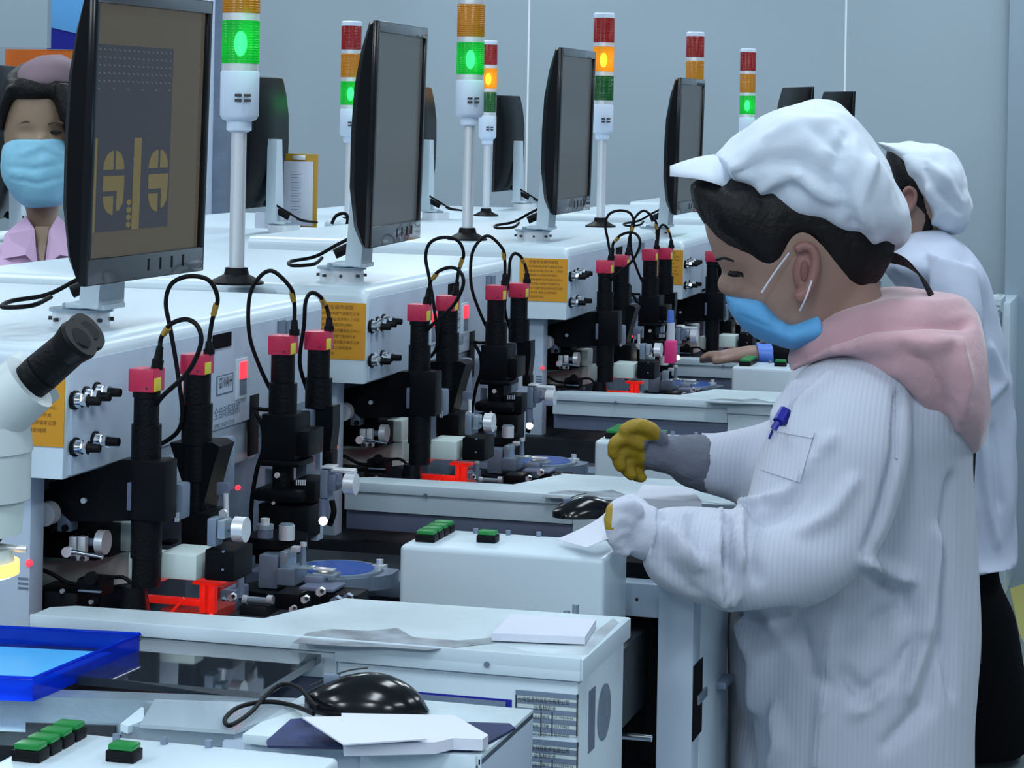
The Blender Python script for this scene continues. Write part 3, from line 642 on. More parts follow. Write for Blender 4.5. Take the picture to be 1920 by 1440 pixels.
# wafer table
a0 = atZ(575, 1075, 1.04); wt = MB()
wc = atZ(632, 1066, 1.045)
wt.cyl((wc.x, wc.y, 1.028), (wc.x, wc.y, 1.043), 0.052, seg=48)
e = atZ(735, 1078, 1.04); wt.prism([(wc.x - 0.01, wc.y - 0.05, 1.028), (e.x - 0.005, e.y - 0.030, 1.028), (e.x + 0.004, e.y - 0.01, 1.028), (e.x + 0.002, e.y + 0.018, 1.028), (wc.x, wc.y + 0.05, 1.028)], (0, 0, 0.015))
wt = P('wafer_table', 'steel', wt)
k = MB(); k.cyl((wc.x, wc.y, 1.043), (wc.x, wc.y, 1.0455), 0.049, seg=48); k.build('chuck_ring', 'plate', wt)
k = MB(); k.cyl((wc.x, wc.y, 1.0455), (wc.x, wc.y, 1.0465), 0.041, seg=48); k.build('wafer_film', 'blue', wt)
k = atZ(712, 1066, 1.043); kk = MB(); kk.cyl(k, k + Vector((0, 0, 0.010)), 0.004, seg=12); kk.ext(k.x - 0.007, k.x + 0.007, k.y - 0.006, k.y + 0.006, 1.043, 1.047); kk.build('table_screw', 'silver', wt)
k = MB(); k.cyl((wc.x, wc.y, 0.985), (wc.x, wc.y, 1.028), 0.03); k.build('table_post', 'rail', wt)
e2 = atZ(740, 1098, 1.01); b = MB(); b.ext(e2.x - 0.04, -0.79, e2.y - 0.02, e2.y + 0.04, 1.0, 1.02, bev=0.003); P('lower_slide', 'steel', b)
b = MB(); b.ext(-1.04, -0.80, 2.60, 2.66, 0.985, 1.012, bev=0.003); P('rear_rail', 'rail', b)
# swivel plate for the monitor
sw = atZ(135, 590, ZT)
b = MB(); b.cyl((-1.09, 2.235, ZT - 0.001), (-1.09, 2.235, ZT + 0.016), 0.030, seg=48); swv = P('swivel_base', 'silver', b)
b = MB(); b.cyl((-1.09, 2.235, ZT + 0.016), (-1.09, 2.235, ZT + 0.019), 0.0335, seg=48); b.build('swivel_rim', 'plate', swv)
for i in range(8):
    a = i * math.pi / 4 + 0.3; d = Vector((math.cos(a), math.sin(a), 0)); c = Vector((-1.09, 2.235, ZT + 0.008))
    k = MB(); k.cyl(c + d * 0.029, c + d * 0.034, 0.0022, seg=8); k.build('set_screw', 'ink', swv)
# extra detail boxes behind the tubes so the bay is not empty
for i in range(26):
    x0 = random.uniform(100, 560); y0 = random.uniform(1000, 1135); w_ = random.uniform(8, 26); h_ = random.uniform(6, 26)
    yb('bay_bracket', random.choice(['black', 'dark', 'rail', 'steel', 'black']), x0, y0, x0 + w_, y0 + h_, random.uniform(2.36, 2.6), 0.02)
index_kids()
macs = [mac]
for k in range(1, 6):
    sk = () if k < 2 else ('bay_back', 'service_panel', 'frame_post', 'frame_beam', 'dark_bay', 'beam_screw', 'panel_slot', 'slot_latch', 'drawer_handle', 'cross_rod') + (('bay_bracket', 'hex_nut') if k > 3 else ())
    c = dup(mac, None, sk); c.location = MORG + Vector((0, OY[k], -0.035 if k >= 3 else 0)); c['label'] = LAB[k]; macs.append(c)
# ------------------------------------------------------------ monitors
ZSW = ZT + 0.019
def bpart(b, name, m, par): return b.build(name, m, par, origin=(0, 0, 0))
mon = thing('monitor', 'x', 'monitor', (0, 0, 0), 'monitors on swivel stands')
FX, W0, W1, MH0, MH1 = 0.072, -0.137, 0.140, 0.034, 0.320
pf = [(FX - 0.004, MH0 + 0.001), (FX - 0.004, MH1 - 0.001), (FX - 0.014, MH1 - 0.002), (FX - 0.024, MH1 - 0.04), (FX - 0.031, MH1 - 0.085),
      (FX - 0.033, (MH0 + MH1) / 2), (FX - 0.032, MH0 + 0.075), (FX - 0.024, MH0 + 0.025), (FX - 0.012, MH0 + 0.001)]
b = MB(); rings = []
for yy, sc_ in ((W0 + 0.001, 0.72), (W0 + 0.012, 1.0), (W1 - 0.012, 1.0), (W1 - 0.001, 0.72)):
    rings.append([Vector((FX - (FX - x) * (1 if x > FX - 0.006 else sc_), yy, (z - 0.177) * (1 if x > FX - 0.006 else (0.9 + 0.1 * sc_)) + 0.177)) for x, z in pf])
b.ringloft(rings); bpart(b, 'back_housing', 'black', mon)
b = MB()
for (y0, y1, z0, z1) in ((W0, W0 + 0.010, MH0, MH1), (W1 - 0.010, W1, MH0, MH1), (W0 + 0.010, W1 - 0.010, MH1 - 0.014, MH1), (W0 + 0.010, W1 - 0.010, MH0, MH0 + 0.026)):
    b.ext(FX - 0.006, FX + 0.002, y0, y1, z0, z1, bev=0.001)
bz = bpart(b, 'bezel', 'glossblack', mon)
M['bezelsheen'] = mat('bezel_grey_sheen', (0.07, 0.08, 0.09), 0.2, spec=0.8, coat=0.6)  # reflected light on the black bezel, put into a grey colour
b = MB(); b.ext(FX + 0.0012, FX + 0.0024, W0 + 0.004, W1 - 0.004, MH1 - 0.0135, MH1 - 0.001, bev=0.0004); bpart(b, 'upper_sheen', 'bezelsheen', bz)
b = MB(); b.ext(FX + 0.0012, FX + 0.0024, W0 + 0.004, W1 - 0.004, MH0 + 0.001, MH0 + 0.025, bev=0.0004); bpart(b, 'lower_sheen', 'bezelsheen', bz)
for i in range(4):
    b = MB(); b.ext(FX + 0.0018, FX + 0.003, 0.0 + i * 0.028, 0.003 + i * 0.028, MH0 + 0.008, MH0 + 0.020); bpart(b, 'menu_button', 'rubber', bz)
b = MB(); b.ext(FX - 0.005, FX - 0.0025, W0 + 0.010, W1 - 0.010, MH0 + 0.026, MH1 - 0.014); scr = bpart(b, 'screen', 'screen', mon)
b = MB(); b.prism([(0.012, -0.030, 0.003), (0.012, 0.030, 0.003), (0.018, 0.018, 0.185), (0.018, -0.018, 0.185)], (0.022, 0, 0.0)); colm = bpart(b, 'stand_column', 'white', mon)
b = MB(); b.box((0.016, 0, 0.004), (0.046, 0.048, 0.006), bev=0.002); bpart(b, 'stand_foot', 'white', mon)
b = MB(); b.tube([(0.03, 0.02, 0.05), (-0.01, 0.01, 0.028), (-0.035, -0.01, 0.012), (-0.06, -0.04, 0.006), (-0.045, -0.085, 0.004), (-0.02, -0.07, 0.006), (-0.02, -0.03, 0.012)], 0.0024); bpart(b, 'video_cable', 'rubber', mon)
b = MB(); b.tube([(0.045, 0.015, 0.046), (-0.005, -0.002, 0.018)], lambda t: 0.0065 if t < 0.75 else 0.0045, smooth=0); b.cyl((0.02, 0.006, 0.031), (-0.01, -0.003, 0.016), 0.0068); bpart(b, 'video_plug', 'rubber', mon)
b = MB(); b.cyl((0.0, 0.0, -0.002), (0.0, 0, 0.004), 0.02); bpart(b, 'pivot', 'plate', mon)
index_kids()
MLAB = ['large near monitor at left showing an olive wire-bonding pattern', 'black monitor on the second front machine, beside the large near monitor',
        'black monitor on the third front machine, in the middle of the picture', 'black monitor on the fourth front machine, left of the leaning worker\'s cap brim',
        'black monitor peeking above the leaning worker\'s cap, left of two', 'tiny black monitor corner above the top of the leaning worker\'s cap']
MROT = (-1.5, 4.5, 1.5, 0.5, 24, 26)
MPOS = ((-1.108, 2.298), (-1.093, 3.062), (-1.136, 4.21), (-1.12, 5.18), (-1.06, 6.33), (-1.08, 7.27))
mons = []
for k in range(6):
    o = mon if k == 0 else dup(mon)
    o.location = (*MPOS[k], ZSW + (-0.035 if k >= 3 else 0)); o.scale = (1.0, 1.0, 1.03)
    for c in [c for c in bpy.data.objects if c.parent == macs[k] and c.name.startswith('swivel_base')]: c.location = (MPOS[k][0] + 1.09, MPOS[k][1] - 2.235 - OY[k], 0)
    o.rotation_euler = (0, math.radians(1.2), math.radians(MROT[k])); o['label'] = MLAB[k]; mons.append(o)
# picture on the nearest screen (flat print of the bonded wafer)
sc0 = [c for c in bpy.data.objects if c.parent == mons[0] and c.name.startswith('screen')][0]
sc0.data = sc0.data.copy(); sc0.data.materials[0] = M['screen1']
SY0, SY1, SZ0, SZ1 = W0 + 0.010, W1 - 0.010, MH0 + 0.026, MH1 - 0.014
def sc_uv(u, v): return (FX - 0.0024, SY0 + (SY1 - SY0) * u, SZ1 - (SZ1 - SZ0) * v)
def scpoly(b, pts, lift=0.0):
    b.prism([Vector(sc_uv(u, v)) + Vector((lift, 0, 0)) for u, v in pts], (0.0003, 0, 0))
def rr(u0, v0, u1, v1): return [(u0, v0), (u1, v0), (u1, v1), (u0, v1)]
b = MB(); scpoly(b, rr(0.0, 0.16, 0.70, 0.90)); bpart(b, 'picture_field', 'scrdark', sc0)
b = MB()
def arcpoly(cx, cy, rx, ry, a0, a1, n=10): return [(cx + rx * math.cos(math.radians(a0 + (a1 - a0) * i / n)), cy + ry * math.sin(math.radians(a0 + (a1 - a0) * i / n))) for i in range(n + 1)]
scpoly(b, rr(0.0, 0.53, 0.045, 0.90), 0.0004); scpoly(b, rr(0.365, 0.53, 0.43, 0.90), 0.0004)
for cx in (0.195, 0.595):
    rx, ry = 0.085, 0.085
    scpoly(b, arcpoly(cx - 0.008, 0.655, rx, 0.075, 180, 270) + [(cx - 0.008, 0.655)], 0.0004)
    scpoly(b, arcpoly(cx + 0.012, 0.655, rx - 0.01, 0.075, 270, 360) + [(cx + 0.012, 0.655)], 0.0004)
    scpoly(b, rr(cx - 0.09, 0.68, cx + 0.09, 0.74), 0.0004)
    scpoly(b, [(cx + 0.03, 0.74), (cx + 0.09, 0.74), (cx + 0.085, 0.79), (cx + 0.05, 0.82), (cx + 0.03, 0.82)], 0.0004)
    scpoly(b, arcpoly(cx - 0.0, 0.76, 0.088, 0.075, 90, 180) + [(cx, 0.76)], 0.0004)
for i in range(4): scpoly(b, arcpoly(0.335, 0.79 + i * 0.03, 0.02, 0.012, 0, 330), 0.0004)
bpart(b, 'olive_pattern', 'scryel', sc0)
b = MB()
for r_ in range(6):
    for c_ in range(16):
        if r_ == 5 and c_ % 3: continue
        u = 0.03 + c_ * 0.042; v = 0.175 + r_ * 0.031
        scpoly(b, [(u, v), (u + 0.018, v + 0.004), (u + 0.02, v + 0.010), (u + 0.002, v + 0.006)], 0.0004)
bpart(b, 'mark_rows', 'scrdot', sc0)
# ------------------------------------------------------------ signal towers
tw = thing('signal_tower', 'x', 'signal light', (0, 0, 0), 'stacked signal lights')
b = MB(); b.lathe((0, 0, 0), [(0.036, 0), (0.036, 0.003), (0.026, 0.008), (0.0165, 0.013), (0.0145, 0.022)]); bpart(b, 'base_flange', 'rubber', tw)
b = MB(); b.cyl((0, 0, 0.02), (0, 0, 0.214), 0.0102); bpart(b, 'pole', 'silver', tw)
b = MB(); b.lathe((0, 0, 0), [(0.012, 0.205), (0.0165, 0.208), (0.0165, 0.220), (0.022, 0.222), (0.0255, 0.228), (0.0255, 0.285), (0.0245, 0.288)]); hs = bpart(b, 'housing', 'posterwhite', tw)
b = MB()
for i in range(2):
    for j in range(2): b.box((0.008 + i * 0.012, -0.0248 + 0.0022 * i, 0.248 + j * 0.007), (0.008, 0.004, 0.0035))
bpart(b, 'sound_slots', 'ink', hs)
zz = 0.288; names = (('green_lens', 'lgrn'), ('amber_lens', 'lamb'), ('red_lens', 'lred'))
for nm, mm in names:
    pr = [(0.0245, zz)]
    b = MB(); b.lathe((0, 0, 0), [(0.0242, zz), (0.0242, zz + 0.010)]); bpart(b, 'clear_ring', 'silver', tw)
    b = MB(); b.lathe((0, 0, 0), [(0.0247, zz + 0.010), (0.0250, zz + 0.012), (0.0250, zz + 0.066), (0.0247, zz + 0.068)], seg=40); bpart(b, nm, mm, tw)
    zz += 0.068
b = MB(); b.lathe((0, 0, 0), [(0.0252, zz), (0.0252, zz + 0.009), (0.022, zz + 0.012)]); bpart(b, 'cap', 'posterwhite', tw)
index_kids()
def tower(pos, lit, label):
    o = dup(tw)
    o.location = pos; o['label'] = label
    for c in [c for c in bpy.data.objects if c.parent == o]:
        n = c.name.split('.')[0]
        if n == lit:
            c.data = c.data.copy(); c.data.materials[0] = M['lgrnlit' if lit[0] == 'g' else 'lamblit']
            z0 = 0.288 + (0.010 if lit[0] == 'g' else 0.078)
            b = MB(); b.sph((0.0, 0, z0 + 0.027), 0.0085, (1, 1, 2.0)); b.build('bulb', 'bulbg' if lit[0] == 'g' else 'bulba', c, origin=(0, 0, 0))
    l = bpy.data.lights.new('tower_glow', 'POINT'); l.energy = 0.05; l.color = (0.05, 1, 0.25) if lit[0] == 'g' else (1, 0.5, 0.06); l.shadow_soft_size = 0.02
    lo = bpy.data.objects.new('tower_glow', l); COL.objects.link(lo); lo.location = Vector(pos) + Vector((0.034, -0.034, 0.325 if lit[0] == 'g' else 0.39))
    return o
p = atZ(443, 532, ZT); t1_ = tower((p.x, p.y, ZT), 'green_lens', 'signal tower with lit green lens on the second machine, beside the large near monitor')
p = atZ(876, 450, ZT); tower((p.x, p.y, ZT), 'green_lens', 'signal tower with lit green lens and full pole in the middle of the picture')
tower((-1.32, 5.50, ZT - 0.035), 'amber_lens', 'signal tower with lit amber lens right of the middle black monitor')
tower((-1.305, 6.52, ZT - 0.042), 'green_lens', 'signal tower half hidden behind the fourth front monitor, red and amber lenses above')
tower((-1.32, 7.44, ZT - 0.060), 'green_lens', 'rightmost signal tower with lit green lens above the leaning worker\'s cap brim')
t1_.scale = (1, 1, 0.97)
# ------------------------------------------------------------ machines of the back row (seen from behind)
ZRS = (1.268, 1.262, 1.25)
def back_machine(y0, y1, label, ZR, xl=-2.5):
    t = thing('back_row_machine', label, 'machine', (-2.0, (y0 + y1) / 2, 0), 'machines of the back row')
    b = MB(); prof = [(xl, 1.15), (-1.64, 1.15)]
    for i in range(7):
        a = math.pi / 2 * i / 6; prof.append((-1.64 - 0.03 + 0.03 * math.cos(a), ZR - 0.03 + 0.03 * math.sin(a)))
    prof.append((xl, ZR)); rings = []
    for dy, sh in ((0, 1.0), (0.003, 0.5), (0.01, 0.18), (0.022, 0.0)): rings.append([Vector((x - (0.012 * sh if x > -1.8 else 0), y0 + dy, z - (sh * 0.02 if z > ZR - 0.02 else 0))) for x, z in prof])
    rings.append([Vector((x, y1, z)) for x, z in prof]); b.ringloft(rings); b.build('head_cover', 'white', t)
    b = MB(); b.ext(xl + 0.03, -1.68, y0 + 0.04, y1 - 0.03, 0.08, 1.15, bev=0.01); b.build('base_cabinet', 'panel', t)
    b = MB(); b.ext(-1.681, -1.676, y0 + 0.10, y1 - 0.10, 0.3, 1.05, bev=0.002); d = b.build('rear_door', 'white', t)
    b = MB(); b.ext(-1.676, -1.672, y0 + 0.13, y0 + 0.15, 0.7, 0.8); b.build('door_latch', 'rubber', d)
    for fx in (xl + 0.08, -1.74):
        for fy in (y0 + 0.08, y1 - 0.08):
            b = MB(); b.cyl((fx, fy, 0), (fx, fy, 0.08), 0.03); b.build('foot', 'rubber', t)
    return t
bm_ = [back_machine(4.30, 5.22, 'white machine of the back row under the brown clipboard, left of the nearest signal tower', ZRS[0]),
       back_machine(5.32, 6.12, 'white machine of the back row behind the second front monitor', ZRS[1]),
       back_machine(6.22, 7.25, 'white machine of the back row, farthest, right of the middle signal tower', ZRS[2])]
BM = [((533, 425), 5.02, 'monitor seen from behind with white column, left of the clipboard'), ((817, 402), 6.0, 'monitor half hidden behind the second front monitor, seen from behind'),
      ((985, 385), 6.95, 'monitor seen from behind between the two middle signal towers and the third monitor')]
for (px, _, lb), host, ZR in zip(BM, bm_, ZRS):
    p = atZ(px[0], px[1] - 4, ZR + 0.02)
    c = dup(mon); c.location = (p.x, p.y, ZR + 0.02); c.rotation_euler = (0, math.radians(-1), math.radians(182)); c['label'] = lb
    s = MB(); s.cyl((p.x, p.y, ZR - 0.001), (p.x, p.y, ZR + 0.019), 0.036, seg=40); s.build('swivel_base', 'silver', host)
c = dup(mon); pp = atD(62, 300, 4.95); c.location = (pp.x, pp.y, ZRS[0] + 0.002); c.rotation_euler = (0, 0, math.radians(195)); c['label'] = 'black monitor back behind the lilac worker at the far left edge'
c.scale = (1.15, 1.15, 1.12)
pt = atD(655, 300, 5.9); tower((pt.x, pt.y, ZRS[1]), 'green_lens', 'signal tower with lit green lens partly hidden by the second front monitor\'s left edge')
pt = atZ(911, 405, ZRS[2]); tower((pt.x, pt.y, ZRS[2]), 'amber_lens', 'signal tower with lit amber lens directly behind the middle green-lit tower')
# clipboard standing on the back machine
cb = thing('clipboard', 'brown clipboard holding white printed sheets, standing on the back row machine', 'clipboard', atY(565, 425, 5.15))
def cby(name, m, x0, y0, x1, y1, Y, dy, par=cb):
    a, c = atY(x0, y0, Y), atY(x1, y1, Y); k = MB(); k.ext(a.x, c.x, Y, Y + dy, c.z, a.z, bev=0.0008); return k.build(name, m, par)
cby('board', 'amberboard', 535, 288, 593, 427, 5.15, 0.006); cby('sheet', 'paper', 532, 302, 585, 424, 5.146, 0.003); s_ = cby('front_sheet', 'paper', 478, 398, 545, 430, 5.12, 0.003)
cby('clip', 'silver', 548, 291, 572, 300, 5.142, 0.006)
for i in range(16): cby('printed_line', 'steel', 545, 322 + i * 5, 545 + 12 + (i * 7) % 12, 323.2 + i * 5, 5.1455, 0.001, [c for c in bpy.data.objects if c.parent == cb and c.name.startswith('sheet')][0])
b = MB(); b.tube([atD(x, y, 5.6) for x, y in ((622, 420), (630, 405), (645, 400), (652, 408), (650, 425))], 0.004); tag(b.build('loose_cable', 'rubber'), 'short black cable loop on the back row machine left of the second monitor', 'cable')
a = atD(632, 415, 5.7); b = MB(); b.lathe((a.x, a.y, ZRS[1]), [(0.03, 0), (0.03, 0.015), (0.022, 0.026), (0.01, 0.03)]); tag(b.build('cable_cover', 'white'), 'white domed cap on the back row machine beneath the black cable loop', 'cover')
for c in kids(hs): bpy.data.objects.remove(c)
for c in kids(tw): bpy.data.objects.remove(c)
bpy.data.objects.remove(tw)
# ------------------------------------------------------------ near work table
nt_ = thing('near_work_table', 'grey near work table with polished plate and rectangular cut-out', 'table', (-0.9, 1.8, 0))
def N(name, m, mk, par=None): return mk.build(name, m, par or nt_)
b = MB(); b.ext(-1.22, -0.745, 1.90, 2.050, 1.048, 1.0555); N('polished_plate', 'mirror', b)
ZP = 1.047
def zpoly(pts, z, th): b = MB(); b.prism([Vector((p.x, p.y, z - th)) for p in [atZ(x, y, z) for x, y in pts]], (0, 0, th)); return b
N('plate_rear_bar', 'plate', zpoly([(-20, 1288), (640, 1312), (640, 1322), (300, 1316), (262, 1312), (-20, 1304)], ZP + 0.003, 0.03))
N('plate_right', 'plate', zpoly([(272, 1306), (640, 1322), (560, 1330), (440, 1374), (232, 1361), (228, 1358), (268, 1326), (274, 1318)], ZP + 0.002, 0.012))
N('clear_cover', 'acrylic', zpoly([(290, 1311), (620, 1322), (550, 1334), (440, 1370), (262, 1358)], ZP + 0.005, 0.003))
N('cutout_corner', 'white', zpoly([(226, 1357), (266, 1325), (270, 1328), (270, 1350), (240, 1362)], ZP + 0.0035, 0.006))
N('lower_rail', 'dark', zpoly([(-20, 1340), (226, 1352), (216, 1362), (-20, 1352)], 1.028, 0.02))
b = MB(); b.ext(-1.22, -0.74, 1.50, 2.03, 0.93, 0.99); N('deck', 'dark', b)
b = MB(); b.ext(-1.20, -0.75, 1.52, 2.02, 0.05, 0.93, bev=0.01); N('table_body', 'panel', b)
for fx in (-1.15, -0.8):
    for fy in (1.56, 1.98): N('foot', 'rubber', MB().cyl((fx, fy, 0), (fx, fy, 0.05), 0.03))
index_kids()
nc = dup(con); nc.parent = None; nc.location = MORG + Vector((0, -0.918, 0)); nc.name = 'console_box'
tag(nc, 'white control console with green buttons at the bottom left corner', 'console')
for c in [c for c in bpy.data.objects if c.parent == nc]: c.matrix_parent_inverse.identity()
b = MB(); b.ext(-0.80, -0.585, 1.51, 1.61, 0.0, 0.99, bev=0.003); N('console_pedestal', 'panel', b)
# mouse shelf
a, c = atZ(1000, 1330, 1.052), atZ(800, 1408, 1.052)
ms = thing('mouse_shelf', 'pale side shelf holding the mouse, pad and papers in front of the asset sheets', 'shelf', (a.x - 0.1, (a.y + c.y) / 2, 0))
XL = atZ(440, 1385, 1.052).x
b = MB(); b.ext(XL, a.x, c.y, a.y, 1.044, 1.052, bev=0.001); b.build('shelf_top', 'dusty', ms)
b = MB(); b.ext(a.x - 0.003, a.x, c.y, a.y, 0.93, 1.050, bev=0.0008); b.build('shelf_side', 'panel', ms)
b = MB(); b.ext(XL + 0.10, a.x - 0.004, c.y - 0.002, c.y + 0.001, 1.030, 1.052, bev=0.0008); b.build('shelf_lip', 'white', ms)
b = MB(); b.ext(-0.735, a.x - 0.012, c.y + 0.01, a.y - 0.005, 0.0, 1.044, bev=0.003); b.build('shelf_pedestal', 'panel', ms)
b = zpoly([(545, 1348), (600, 1345), (955, 1356), (966, 1364), (900, 1400), (880, 1405), (502, 1398), (500, 1388)], 1.0545, 0.002); pad = tag(b.build('mouse_pad', 'posterblue'), 'dark blue mouse pad under the papers on the near shelf', 'mouse pad')
pad.data.materials[0] = mat('mouse_pad_cloth', (0.02, 0.035, 0.13), 0.7, var=0.5, vscale=30)
def stack(name, pts, z, th, label, group=None):
    b = MB(); q = [atZ(x, y, z) for x, y in pts]
    b.prism([Vector((p.x, p.y, z - th)) for p in q], (0, 0, th)); t = b.build(name, 'paper'); return tag(t, label, 'paper', group)
st = stack('paper_stack', [(640, 1337), (852, 1341), (916, 1378), (905, 1386), (850, 1384), (815, 1392), (645, 1396)], 1.064, 0.009, 'fanned stack of white sheets on the mouse pad')
b = MB(); q = [atZ(x, y, 1.0665) for x, y in ((566, 1347), (640, 1346), (760, 1366), (800, 1388), (644, 1398))]; b.prism(q, (0, 0, 0.0012)); tag(b.build('loose_sheet', 'paper'), 'loose white sheet sticking out left from the stack in front of the mouse', 'paper')
stack('notepad', [(958, 1151), (1118, 1161), (1097, 1194), (922, 1187)], ZS + 0.0085, 0.007, 'thick white notepad on the near machine lid, above the asset sheets')
M2Z = ZS + 0.016
b = MB(); q = [atZ(x, y, M2Z) for x, y in ((1205, 908), (1296, 914), (1316, 940), (1190, 934))]; b.prism([Vector((p.x, p.y, M2Z - 0.0155)) for p in q], (0, 0, 0.0155)); tag(b.build('paper_block', 'paper'), 'white block of paper on the second machine lid, between the worker\'s two hands', 'paper')
# mouse
def mouse(c, yaw, label, sc=1.0):
    t = thing('computer_mouse', label, 'mouse', c); b = MB(); rings = []
    for i in range(13):
        u = i / 12; x = (u - 0.5) * 0.104; wv = 0.029 * math.sqrt(max(0.02, 1 - abs(2 * u - 1) ** 2.6)); h = 0.036 * (math.sin(math.pi * min(1, (0.10 + u * 0.90))) ** 0.7 * (0.62 + 0.38 * u) + 0.02)
        rings.append([Vector((x, wv * math.cos(a) * (1 if math.sin(a) < 0.3 else 0.95), max(0, math.sin(a)) ** 0.8 * h if math.sin(a) > 0 else 0.0)) for a in [2 * math.pi * k / 24 for k in range(24)]])
    for r_ in rings:
        for v in r_: v += Vector((0, 0, 0.0015))
    b.ringloft(rings); b.build('shell', 'glossblack', t, origin=(0, 0, 0))
    b = MB(); b.box((-0.030, 0, 0.024), (0.014, 0.005, 0.010), bev=0.002); b.build('scroll_wheel', 'steel', t, origin=(0, 0, 0))
    b = MB(); b.tube([(-0.048, 0.0, 0.018), (-0.02, 0, 0.031), (0.0, 0, 0.0352)], 0.0007); b.build('button_gap', 'ink', t, origin=(0, 0, 0))
    t.rotation_euler = (0, 0, yaw); t.scale = (sc, sc, sc); return t
mc = atZ(688, 1332, 1.0525); mouse(mc, math.radians(8), 'glossy black mouse on the near shelf behind the papers')
b = MB(); b.tube([atZ(x, y, 1.056 + dz) for x, y, dz in ((588, 1338, 0.008), (545, 1322, 0), (498, 1316, 0), (448, 1326, 0), (422, 1348, 0), (432, 1360, 0), (470, 1336, 0), (497, 1306, 0.004), (528, 1284, 0.01), (560, 1290, 0.012), (585, 1318, 0.01), (596, 1326, 0.009))], 0.0019)
tag(b.build('mouse_cable', 'rubber'), 'looped black mouse cable left of the near mouse', 'cable')
mc2 = atD(1098, 988, 2.86); mouse(Vector((mc2.x, mc2.y, 1.069 + 0.0)), math.radians(35), 'black mouse half hidden behind the curled sheet on the second machine', 0.8)
# blue dish
bd = thing('blue_dish', 'translucent blue plastic dish lit by the microscope lamp', 'dish', atZ(100, 1230, 1.053))
cor = [atZ(x, y, 1.070) for x, y in ((-70, 1172), (262, 1189), (62, 1272), (-300, 1258))]
base = [Vector((p.x, p.y, 1.0505)) for p in cor]; cen = sum(base, Vector()) / 4
b = MB(); b.prism([cen + (p - cen) * 0.97 for p in base], (0, 0, 0.0025)); b.build('dish_floor', 'dish', bd)
for i in range(4):
    p, q_ = base[i], base[(i + 1) % 4]; pi, qi = cen + (p - cen) * 0.965, cen + (q_ - cen) * 0.965
    b = MB(); b.prism([p, q_, qi, pi], (0, 0, 0.0195)); b.build('dish_wall', 'dish', bd)
    b = MB(); b.cyl(p + Vector((0, 0, 0.0195)), q_ + Vector((0, 0, 0.0195)), 0.0016, seg=8); b.build('dish_rim', 'dish', bd)
b = MB(); q = [cen + (p - cen) * 0.8 + Vector((0, 0, 0.003)) for p in base]; b.prism(q, (0, 0, 0.003)); b.build('film_sheet', mat('blue_film', (0.10, 0.50, 0.95), 0.3), bd)
# microscope
DM = 1.93
mi = thing('microscope', 'cream stereo microscope with black eyepieces and glowing ring lamp at far left', 'microscope', atD(-40, 1290, DM).xy.to_3d() + Vector((0, 0, 1.05)))
def MI(n, m, mk, par=None): return mk.build(n, m, par or mi)
S_ = F / DM
def mi_cyl(b, x0, y0, x1, y1, r0, r1=None, d0=0.0, d1=0.0, seg=40): return b.cyl(atD(x0, y0, DM + d0), atD(x1, y1, DM + d1), r0 / S_, (r1 if r1 is not None else r0) / S_, seg=seg)
for j, (ox, oy, dd) in enumerate(((0, 0, -0.012), (16, -14, 0.045))):
    e = MB(); mi_cyl(e, 50 + ox, 722 + oy, 78 + ox, 698 + oy, 36, 38, dd, dd - 0.002); mi_cyl(e, 78 + ox, 698 + oy, 128 + ox, 655 + oy, 38, 36, dd, dd - 0.010); e = MI('eyepiece_tube', 'blackrib', e)
    k = MB(); mi_cyl(k, 124 + ox, 658 + oy, 146 + ox, 638 + oy, 35, 42, dd - 0.010, dd - 0.014); mi_cyl(k, 146 + ox, 638 + oy, 152 + ox, 633 + oy, 42, 40, dd - 0.014, dd - 0.015); k.build('eyecup', 'rubber', e)
    k = MB(); mi_cyl(k, 151 + ox, 634 + oy, 153 + ox, 632 + oy, 24, 22, dd - 0.0152, dd - 0.0156); k.build('eye_lens', 'glossblack', e)
    k = MB(); mi_cyl(k, -30 + ox, 790 + oy, 56 + ox, 716 + oy, 66, 60, dd * 0.6, dd); k.build('tube_sleeve', 'scopewhite', e)
k = MB(); k.sph(atD(-30, 800, DM + 0.01), 66 / S_ * 1.0, (1.35, 1.2, 0.85)); MI('prism_housing', 'scopewhite', k)
k = MB(); mi_cyl(k, -45, 845, -45, 795, 106, 100); MI('turret_collar', 'scopewhite', k)
k = MB(); mi_cyl(k, -45, 935, -45, 840, 100, 103); MI('zoom_body', 'scopewhite', k)
k = MB(); mi_cyl(k, -45, 1000, -45, 938, 84, 90); MI('lower_barrel', 'casting', k)
k = MB(); mi_cyl(k, -45, 1025, -45, 985, 40, 66); MI('objective', 'rubber', k)
k = MB(); mi_cyl(k, -45, 1052, -45, 1028, 72, 66); MI('ring_lamp_body', 'casting', k)
k = MB(); mi_cyl(k, -45, 1076, -45, 1052, 80, 80); rl_ = MI('ring_lamp', 'ledwarm', k)
k = MB(); mi_cyl(k, -45, 1080, -45, 1075, 70, 70); k.build('lamp_face', 'ledcold', rl_)
k = MB(); k.cyl(atD(0, 1026, DM), atD(50, 1030, DM), 0.003); MI('lamp_screw', 'silver', k)
k = MB(); ca = atD(-190, 1000, DM + 0.05); k.cyl((ca.x, ca.y, 1.05), (ca.x, ca.y, 1.34), 0.014); MI('stand_post', 'silver', k)
k = MB(); a_ = atD(-45, 900, DM); k.box(((ca.x + a_.x) / 2, (ca.y + a_.y) / 2, a_.z), (0.07, 0.03, 0.035), bev=0.004); MI('focus_arm', 'scopewhite', k)
k = MB(); k.ext(ca.x - 0.12, ca.x + 0.015, ca.y - 0.08, ca.y + 0.06, 1.030, 1.050, bev=0.004); MI('stand_base', 'scopewhite', k)
